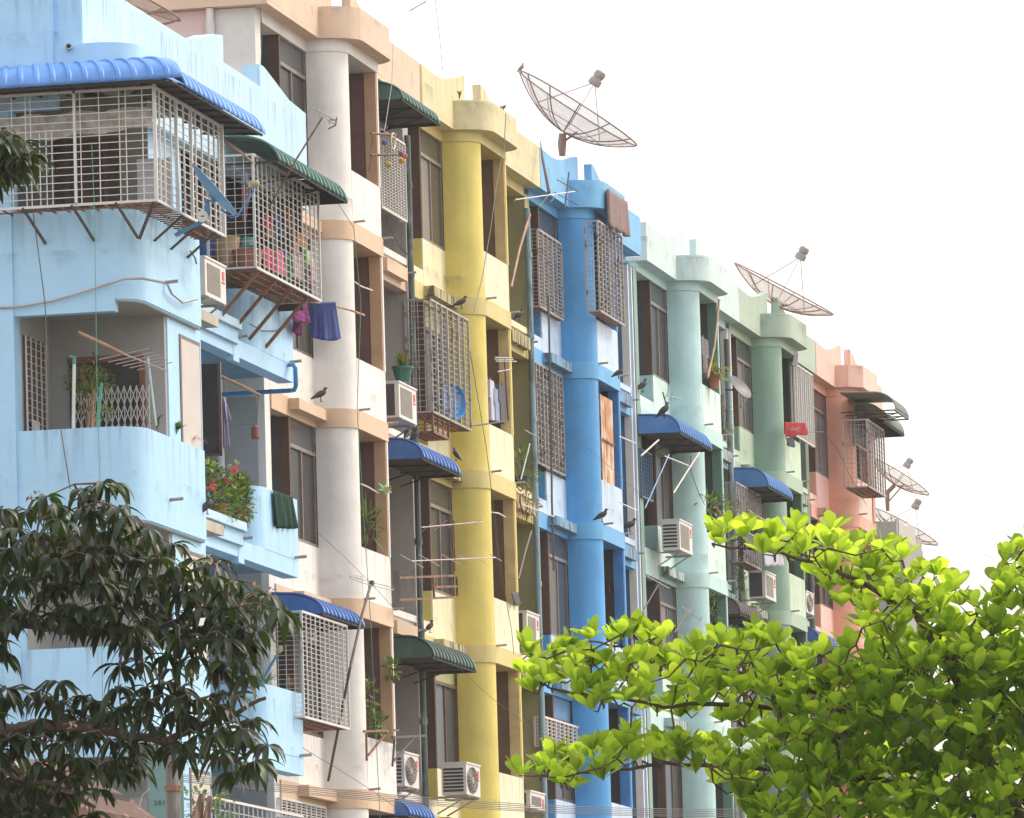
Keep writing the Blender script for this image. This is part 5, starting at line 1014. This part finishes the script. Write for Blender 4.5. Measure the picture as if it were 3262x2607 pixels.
shrub(7, 905, 1260, .25, .12, .7, .22, 60, 'dry brown fern hanging off the yellow house ledge', .25, .03, 'dryleaf', 1.6)
tub(7, 885, 1150, 124.2, .14, .16, plain('dark bowl', (.05, .06, .06), .5), 'dark bowl planter on the yellow house ledge', 'planter')
shrub(10, 640, 1050, .55, .08, .5, .28, 60, 'leafy plant in the left of the lower maroon opening of the white house', .14, .06)
shrub(10, 690, 1210, .62, .12, .5, .14, 80, 'low bushy plant on the bracket of the lower white balcony', .14, .06)
shrub(10, 768, 915, .66, .09, .2, .16, 50, 'small bright green plant hanging by the lower tan pillar', .13, .05)
shrub(10, 640, 130, .4, .12, .7, .26, 90, 'dark spiky plant in the middle opening of the white house', .28, .03)
shrub(10, 730, 190, .5, .07, .4, .15, 40, 'dry red brown twigs beside the middle tan pillar', .12, .02, 'dryleaf')
shrub(11, 1310, 30, .55, .22, 1.4, .28, 160, 'mixed pot plants with red flowers between mint and sage houses', .16, .07)
shrub(11, 1400, 60, .35, .25, 1.2, .35, 160, 'tall feathery pot plants left of the upper leafy branch', .14, .03)
shrub(11, 1470, 450, .2, .1, .5, .40, 70, 'vine trailing down the drain pipe of the mint house', .12, .05)
shrub(11, 1310, 590, .5, .15, .9, .45, 140, 'bamboo like plant in the lower mint house opening', .14, .03)
shrub(8, 765, 1090, .12, .1, .6, .55, 70, 'sparse green plant behind the mint house drain pipe', .2, .03)
shrub(9, 1000, 1680, 2.0, .45, .8, .35, 260, 'leafy hedge plant at the bottom before the light blue house', .10, .05)
p = at(6, 1270, 1592, X=.66); fs = MB()
for i in range(5): a_ = 2*math.pi*i/5; fs.add([p, p+Vector((0, math.cos(a_-.5)*.14, math.sin(a_-.5)*.04)), p+Vector((0, math.cos(a_)*.6, math.sin(a_)*.11)), p+Vector((0, math.cos(a_+.5)*.14, math.sin(a_+.5)*.04))], [(0, 1, 2, 3)])
t = thing('pinwheel', p, 'green and yellow star shaped pinwheel on the tan pillar of the white house', 'pinwheel'); fs.build('vanes', plain('green foil', (.05, .45, .2), .4), t)
fs = MB(); [leaf(fs, p+Vector((.03, 0, 0))+rv(.04), rv(), Vector((0, 0, 1))+rv(.3), .09, .05, .2) for i in range(26)]; fs.build('flower', M['ixora'], t, ang=0)
# hooks with coloured tassels on the white house
t = thing('hanging_rack', at(2, 1180, 890, X=.9), 'two rusty arms with pink and yellow pompoms beside the top maroon opening', 'rack')
MB().tube([at(2, 1180, 895, X=.66), at(2, 1350, 905, X=.95)], .02, 6).tube([at(2, 1180, 1040, X=.66), at(2, 1360, 1035, X=.95)], .022, 6).tube([at(2, 1195, 900, X=.66), at(2, 1170, 1150, X=.66)], .010, 6).build('arm', M['rust'], t)
for (x, y, c) in ((1405, 1045, (.55, .12, .22)), (1378, 1030, (.2, .12, .2)), (1385, 1078, (.50, .30, .04)), (1300, 1105, (.48, .32, .06)), (1272, 955, (.12, .14, .25))):
    MB().lathe([(.01, -.05), (.045, -.02), (.05, .02), (.01, .05)], at(2, x, y, X=.95), (0, 0, 1), 10).build('pompom', plain('pompom', c, .9), t)
MB().tube([at(2, 1330+14*math.cos(a_*.5), 945+55*math.sin(a_*.5), X=.95) for a_ in range(14)], .012, 5).build('rope_loop', M['cream'], t)
# ------------------------------------------------------------------ utility poles, wires, roof corner, door number
def upole(p0, label, H=None):
    t = thing('utility_pole', (p0.x, p0.y, 0), label, 'utility pole', 'utility poles'); zt = H or p0.z
    MB().tube([(p0.x, p0.y, 0), (p0.x, p0.y, zt)], [.10, .078], 10).build('pole', M['pole'], t)
    MB().tube([(p0.x, p0.y, zt-.5), (p0.x, p0.y, zt-.44)], .095, 10).build('clamp', M['rust'], t)
pp = at(9, 852, 1365, Y=76.0); upole(pp, 'weathered utility pole behind the mango leaves, in front of the light blue balcony')
pp2 = at(0, 2500, 1700, Y=100); upole(pp2, 'utility pole carrying the far end of the wires, beyond the right edge', at(0, 2500, 1640, Y=100).z)
for i, (y0, y1) in enumerate(((1500, 1600), (1508, 1612), (1518, 1622), (1527, 1632), (1535, 1640))):
    a_ = at(9, 850, y0, Y=76.0+.05*i); b_ = at(11, 1640+600, y1+60, Y=99.8+.05*i); P_ = [a_.lerp(b_, k/16)-Vector((0, 0, .18*math.sin(math.pi*k/16))) for k in range(17)]
    tag(MB().tube(P_, .0045, 4).build('power_line', M['cable'], loc=a_), ('first', 'second', 'third', 'fourth', 'fifth')[i]+' from the top of the five power lines strung from the utility pole', 'power line', 'power lines')
    a2 = at(9, -80, y0-6, Y=76.0); P_ = [a_.lerp(a2, k/6)-Vector((0, 0, .05*math.sin(math.pi*k/6))) for k in range(7)]
t = thing('wire_coil', at('L', 1400, 900, Y=75.9), 'loose loops of pale wire hanging left of the utility pole', 'wire')
MB().tube([at('L', x, y, Y=75.9) for x, y in ((1470, 810), (1400, 870), (1370, 960), (1385, 1050), (1300, 930), (1180, 1010), (1140, 880))], .006, 5).tube([at('L', x, y, Y=75.9) for x, y in ((1290, 940), (1330, 1000), (1290, 1100), (1200, 1085), (1130, 1100))], .006, 5).build('loops', M['cablelight'], t)
t = thing('broken_post', (at('L', 1985, 860, Y=78).x, 78, 0), 'peeling broken wooden post right of the utility pole', 'post')
a_ = at('L', 1985, 860, Y=78); b_ = at('L', 1930, 1100, Y=78); MB().tube([a_, b_, b_+(b_-a_)*1.0, Vector((b_.x, b_.y, 0))], [.035, .07, .085, .11], 7).build('left_half', M['stub'], t)
a_ = at('L', 2060, 880, Y=78); b_ = at('L', 2030, 1100, Y=78); MB().tube([a_, b_, Vector((b_.x, b_.y, 0))], [.03, .05, .09], 7).build('right_half', M['stub'], t)
# rusty shed roof at the lower left
sh_ = thing('shed', (at('L', 0, 800, Y=60).x, 60, 0), 'shed with a rusty curved roof edge at the lower left corner', 'shed')
a0, a1, a2 = at('L', -260, 420, Y=60), at('L', 60, 520, Y=60), at('L', 760, 990, Y=60)
rp = [(-260, 400), (-60, 450), (60, 520), (230, 620), (420, 745), (600, 875), (760, 985)]
v = []; 
for x, y in rp: p = at('L', x, y, Y=60); v += [p, p+Vector((0, 0, -.14)), p+Vector((-.0, 3.0, -.14)), p+Vector((0, 3.0, 0))]
n_ = len(rp); f = []
for i in range(n_-1):
    for j in range(4): f.append((4*i+j, 4*i+4+j, 4*i+4+(j+1) % 4, 4*i+(j+1) % 4))
MB().add(v, f+[(0, 1, 2, 3), tuple(4*(n_-1)+j for j in (3, 2, 1, 0))]).build('roof', plain('rusty roof sheet', (.085, .035, .022), .8, second=(.20, .14, .12), thr=.64, scale=5), sh_)
MB().tube([at('L', x, y-8, Y=59.97) for x, y in rp], .016, 6).build('edge_trim', M['cream'], sh_)
lw = at('L', 560, 1000, Y=60.3); MB().box(a0.x-1, lw.x, 60.3, 62.8, 0, at('L', 0, 760, Y=60.3).z).build('wall', M['dark'], sh_)
# panel and door number at street level
pn = at('L', 1560, 945, Y=91.35); MB().box(at('L', 1450, 900, Y=91.4).x, at('L', 1800, 900, Y=91.4).x, 91.4, 91.43, 5.5, 8.75).build('street_door', paint('teal panel', (.16, .27, .27), .6, .2), lb)
MB().box(at('L', 950, 900, Y=91.4).x, at('L', 1450, 900, Y=91.4).x, 91.38, 91.42, 5.5, 8.2).build('shopfront', paint('grey boards', (.22, .21, .205), .7, .4), lb)
fc = bpy.data.curves.new('door_number', 'FONT'); fc.body = '201'; fc.size = .085; fc.extrude = .004; fc.space_character = 1.35
fo = bpy.data.objects.new('tmp', fc); COL.objects.link(fo); bpy.context.view_layer.update()
me = bpy.data.meshes.new_from_object(fo); COL.objects.unlink(fo); bpy.data.objects.remove(fo); me.materials.append(M['ink'])
nb = bpy.data.objects.new('door_number', me); COL.objects.link(nb); nb.parent = lb; nb.rotation_euler = (rad(90), 0, 0)
l0 = at('L', 1512, 970, Y=91.39); nb.location = l0-Vector(lb.location)
# ------------------------------------------------------------------ trees
def inpoly(x, y, P_):
    c = False; j = len(P_)-1
    for i in range(len(P_)):
        if (P_[i][1] > y) != (P_[j][1] > y) and x < (P_[j][0]-P_[i][0])*(y-P_[i][1])/(P_[j][1]-P_[i][1])+P_[i][0]: c = not c
        j = i
    return c
def scatter(polys, step, seed, z=0):
    r = random.Random(seed); out = []
    for P_ in polys:
        x0, x1 = min(p[0] for p in P_), max(p[0] for p in P_); y0, y1 = min(p[1] for p in P_), max(p[1] for p in P_)
        y = y0
        while y < y1:
            x = x0+r.uniform(0, step)
            while x < x1:
                a, b2 = x+r.uniform(-.45, .45)*step, y+r.uniform(-.45, .45)*step
                if inpoly(a, b2, P_): out.append((a, b2))
                x += step
            y += step
    return out
def segdist(p, a, b):
    ab = b-a; t_ = max(0, min(1, (p-a).dot(ab)/ab.length_squared)); q_ = a+ab*t_; return (p-q_).length, q_
def tree(name, label, base, limbs, Yc, nodes, leafmesh, barkmat, leafmatr, depth, seed, extra=None, twigr=.006):
    r = random.Random(seed); t = thing(name, base, label, 'tree'); tr = MB(); segs = []
    for pts, r0, r1, dy in limbs:
        P_ = []
        for k, pt in enumerate(pts):
            P_.append(Vector(pt) if len(pt) == 3 else at(0, pt[0], pt[1], Y=Yc+dy))
        # subdivide with wobble
        Q = []
        for i in range(len(P_)-1):
            for k in range(4): Q.append(P_[i].lerp(P_[i+1], k/4)+Vector((r.uniform(-.012, .012), r.uniform(-.03, .03), r.uniform(-.012, .012))))
        Q.append(P_[-1]); tr.tube(Q, [r0+(r1-r0)*i/(len(Q)-1) for i in range(len(Q))], 8)
        for i in range(len(Q)-1): segs.append((Q[i], Q[i+1]))
    crown = MB()
    for (x, y) in nodes:
        yy = Yc+r.uniform(-depth, depth); p = at(0, x, y, Y=yy)
        best = min((segdist(p+Vector((0, 0, .0)), a, b2) for a, b2 in segs), key=lambda s_: s_[0])
        if best[0] < 1.6:
            q_ = best[1]; mid = p.lerp(q_, .5)+Vector((0, 0, -.05 if name != 'mango_tree' else .04)); tr.tube([q_, mid, p], [twigr*1.6, twigr*1.1, twigr*.7], 5)
            if best[0] > .12: segs.append((mid, p))
        leafmesh(crown, p, r, (x, y))
    tr.build('trunk', barkmat, t); crown.build('crown', leafmatr, t, ang=0)
    return t
def almond_ros(m, p, r, xy):
    n = r.randint(7, 10); tl = Vector((r.uniform(-.35, .35), r.uniform(-.35, .35), 1)).normalized()
    for i in range(n):
        a = 2*math.pi*i/n+r.uniform(-.3, .3); el = r.uniform(.15, 1.3); d = Vector((math.cos(a)*math.cos(el), math.sin(a)*math.cos(el), math.sin(el)))+tl*.25
        leaf(m, p+d*.012, d, Vector((0, 0, 1))+Vector((r.uniform(-.4, .4), r.uniform(-.4, .4), 0)), r.uniform(.10, .20), r.uniform(.076, .112), r.uniform(-.25, .35), n=5, shape='obo', cup=r.uniform(.05, .35))
U_ = [(1465, 1128), (1530, 1112), (1600, 1118), (1690, 1110), (1760, 1115), (1870, 1160), (1930, 1195), (1990, 1210), (2040, 1275), (2080, 1255), (2105, 1180), (2156, 1135), (2330, 1100), (2330, 1420), (1880, 1420), (1810, 1330), (1740, 1262), (1660, 1175), (1560, 1165), (1480, 1158)]
L1_ = [(1078, 1400), (1130, 1360), (1200, 1358), (1290, 1328), (1400, 1340), (1460, 1370), (1520, 1343), (1600, 1335), (1660, 1372), (1750, 1355), (1850, 1375), (2330, 1400), (2330, 1560), (1800, 1560), (1450, 1515), (1300, 1490), (1240, 1500), (1160, 1465), (1085, 1460)]
L2_ = [(1075, 1640), (1110, 1600), (1180, 1580), (1300, 1550), (1420, 1560), (2330, 1510), (2330, 1900), (1620, 1900), (1560, 1723), (1490, 1645), (1350, 1620), (1200, 1668), (1150, 1665)]
nod = scatter([U_], 31, 3)+scatter([L1_], 30, 4)+scatter([L2_], 31, 5)+scatter([[(1750, 1430), (1900, 1380), (2330, 1300), (2330, 1900), (1650, 1900), (1650, 1640)]], 40, 15)
limbs = [([(26.6+0*0, 53.5, 0), (0, 0)], 0, 0, 0)]
tb_ = at(0, 2420, 2300, Y=53.5)
limbs = [([(tb_.x, tb_.y, 0), (tb_.x-.05, tb_.y, 2.2), (tb_.x+.05, tb_.y, 3.6), tuple(at(0, 2350, 1500, Y=53.6))], .16, .09, 0),
         ([tuple(at(0, 2400, 1950, Y=53.5)), (2156, 1723), (2060, 1560), (2000, 1400), (1930, 1300), (1840, 1240), (1750, 1195), (1640, 1165), (1500, 1145)], .045, .008, 0),
         ([tuple(at(0, 2400, 1980, Y=53.5)), (2120, 1640), (1980, 1520), (1850, 1480), (1700, 1455), (1560, 1420), (1440, 1380), (1330, 1365), (1240, 1350)], .036, .007, .25),
         ([(1960, 1512), (1800, 1500), (1640, 1490), (1500, 1480), (1400, 1490), (1300, 1470), (1180, 1455), (1110, 1430)], .026, .006, .15),
         ([tuple(at(0, 2400, 2000, Y=53.5)), (2150, 1760), (1980, 1680), (1850, 1640), (1700, 1625), (1560, 1615), (1400, 1610), (1250, 1625), (1120, 1635)], .038, .007, .3),
         ([(2060, 1560), (2080, 1440), (2090, 1330), (2130, 1200)], .035, .010, .2), ([(1940, 1320), (1900, 1250), (1860, 1190)], .02, .008, .1), ([(2000, 1400), (2040, 1340), (2060, 1290)], .02, .008, -.1)]
tree('almond_tree', 'bright green tree with rounded upright leaves filling the lower right', Vector((tb_.x, tb_.y, 0)), limbs, 53.5, nod, almond_ros, M['bark'], M['almond'], .55, 21)
def mango_ros(m, p, r, xy):
    n = r.randint(8, 12)
    for i in range(n):
        a = 2*math.pi*i/n+r.uniform(-.3, .3); el = r.uniform(-.5, .55); d = Vector((math.cos(a)*math.cos(el), math.sin(a)*math.cos(el), math.sin(el)))
        leaf(m, p+d*.01, d, Vector((0, 0, 1))+Vector((r.uniform(-.6, .6), r.uniform(-.6, .6), 0)), r.uniform(.15, .25), r.uniform(.044, .060), r.uniform(1.0, 2.3), n=5, shape='lan', cup=.3)
k9 = lambda pts: [(x*.425, 991+y*.425) for x, y in pts]
P1_ = k9([(-200, 110), (0, 130), (100, 130), (250, 130), (340, 150), (430, 40), (560, 40), (610, 120), (640, 200), (780, 260), (860, 310), (890, 410), (960, 450), (1100, 440), (1190, 490), (1230, 590), (1370, 610), (1400, 700), (1390, 780), (1330, 800), (1260, 830), (1230, 890), (1100, 920), (980, 880), (870, 850), (700, 900), (600, 850), (440, 830), (330, 750), (130, 720), (60, 740), (60, 820), (-200, 860)])
P2_ = k9([(-200, 980), (40, 1000), (60, 1180), (140, 1180), (230, 1000), (330, 1010), (380, 1080), (500, 1130), (560, 1060), (700, 1040), (900, 1050), (1010, 1080), (1200, 1100), (1280, 1190), (1310, 1270), (1360, 1370), (1370, 1440), (1310, 1490), (1240, 1530), (1140, 1500), (1000, 1470), (880, 1400), (800, 1390), (760, 1440), (700, 1500), (620, 1560), (560, 1520), (480, 1600), (400, 1660), (100, 1723), (-200, 1800), (-200, 1300)])
P5_ = k9([(560, 900), (700, 940), (900, 900), (1100, 900), (1240, 870), (1260, 980), (1200, 1060), (1000, 1040), (900, 1020), (700, 1020), (600, 1000)])
P3_ = k9([(-200, 740), (60, 780), (60, 1000), (-200, 1000)])
P4_ = k9([(250, 1640), (480, 1680), (520, 1850), (-200, 1900), (-200, 1700)])
nodM = scatter([P1_], 34, 6)+scatter([P2_], 37, 7)+scatter([P3_, P4_], 38, 8)+scatter([P5_], 36, 12)+scatter([[(x*1, y*1) for x, y in ((-60, 275), (40, 275), (72, 295), (70, 330), (45, 360), (-60, 400))]], 20, 9)
mb_ = at(0, -420, 2300, Y=46.5)
ml = [([(mb_.x, mb_.y, 0), (mb_.x+.05, mb_.y, 3.0), tuple(at(0, -380, 1500, Y=46.5)), tuple(at(0, -340, 1000, Y=46.5)), tuple(at(0, -300, 500, Y=46.5)), tuple(at(0, -200, 360, Y=46.5)), tuple(at(0, -20, 330, Y=46.5))], .17, .02, 0),
      ([tuple(at(0, -400, 1640, Y=46.5)), (-80, 1550), (0, 1540), (100, 1527), (190, 1530), (262, 1548), (340, 1560), (420, 1530), (500, 1500), (560, 1470)], .06, .012, 0),
      ([tuple(at(0, -380, 1420, Y=46.5)), (-60, 1290), (50, 1308), (130, 1326), (220, 1330), (320, 1328), (400, 1300), (470, 1293), (540, 1285)], .05, .010, .2),
      ([(60, 1310), (110, 1230), (180, 1120), (205, 1040)], .02, .008, .1), ([(220, 1330), (300, 1240), (420, 1200), (480, 1180)], .02, .007, 0), ([(340, 1560), (420, 1590), (500, 1600), (560, 1570)], .02, .008, 0),
      ([tuple(at(0, -400, 1720, Y=46.5)), (-60, 1690), (40, 1640), (110, 1650), (200, 1700)], .035, .012, -.3)]
tree('mango_tree', 'dark mango tree with long drooping leaves in the lower left foreground', Vector((mb_.x, mb_.y, 0)), ml, 46.5, nodM, mango_ros, M['barkM'], M['mango'], .5, 31, twigr=.006)
mt = [o for o in S.objects if o.name.startswith('mango_tree')][0]
for (x, y) in [(160, 130), (560, 510), (1030, 430), (1270, 590), (960, 1030), (190, 370), (640, 290), (350, 1270), (1330, 600), (1160, 560)]:
    c = at(9, x, y, Y=46.0); m = MB()
    for i in range(9): leaf(m, c+rv(.03), rv()+Vector((0, 0, .3)), Vector((0, 0, 1))+rv(.4), .05, .02, .4, shape='lan')
    m.build('young_shoot', M['mangoyoung'], mt, ang=0)

# ------------------------------------------------------------------ haze
hz = MB().box(-40, 60, -8, 245, -1, 26).build('haze', None or bpy.data.materials.new('haze air')); tag(hz, kind='stuff')
hm = bpy.data.materials['haze air']; hm.use_nodes = True; hn = hm.node_tree.nodes; hn.clear()
hv = hn.new('ShaderNodeVolumePrincipled'); hv.inputs['Color'].default_value = (1, .98, .95, 1); hv.inputs['Density'].default_value = .00024; hv.inputs['Anisotropy'].default_value = .2
ho = hn.new('ShaderNodeOutputMaterial'); hm.node_tree.links.new(hv.outputs[0], ho.inputs['Volume'])

t = thing('overflow_pipe', at(1, 460, 318, Y=91.46), 'short grey overflow pipe stub on the blank light blue top wall', 'pipe')
MB().lathe([(.045, -.02), (.045, .10), (.03, .10), (.03, .0)], at(1, 460, 318, Y=91.46), (.25, -1, 0), 12).build('stub', M['conc'], t)
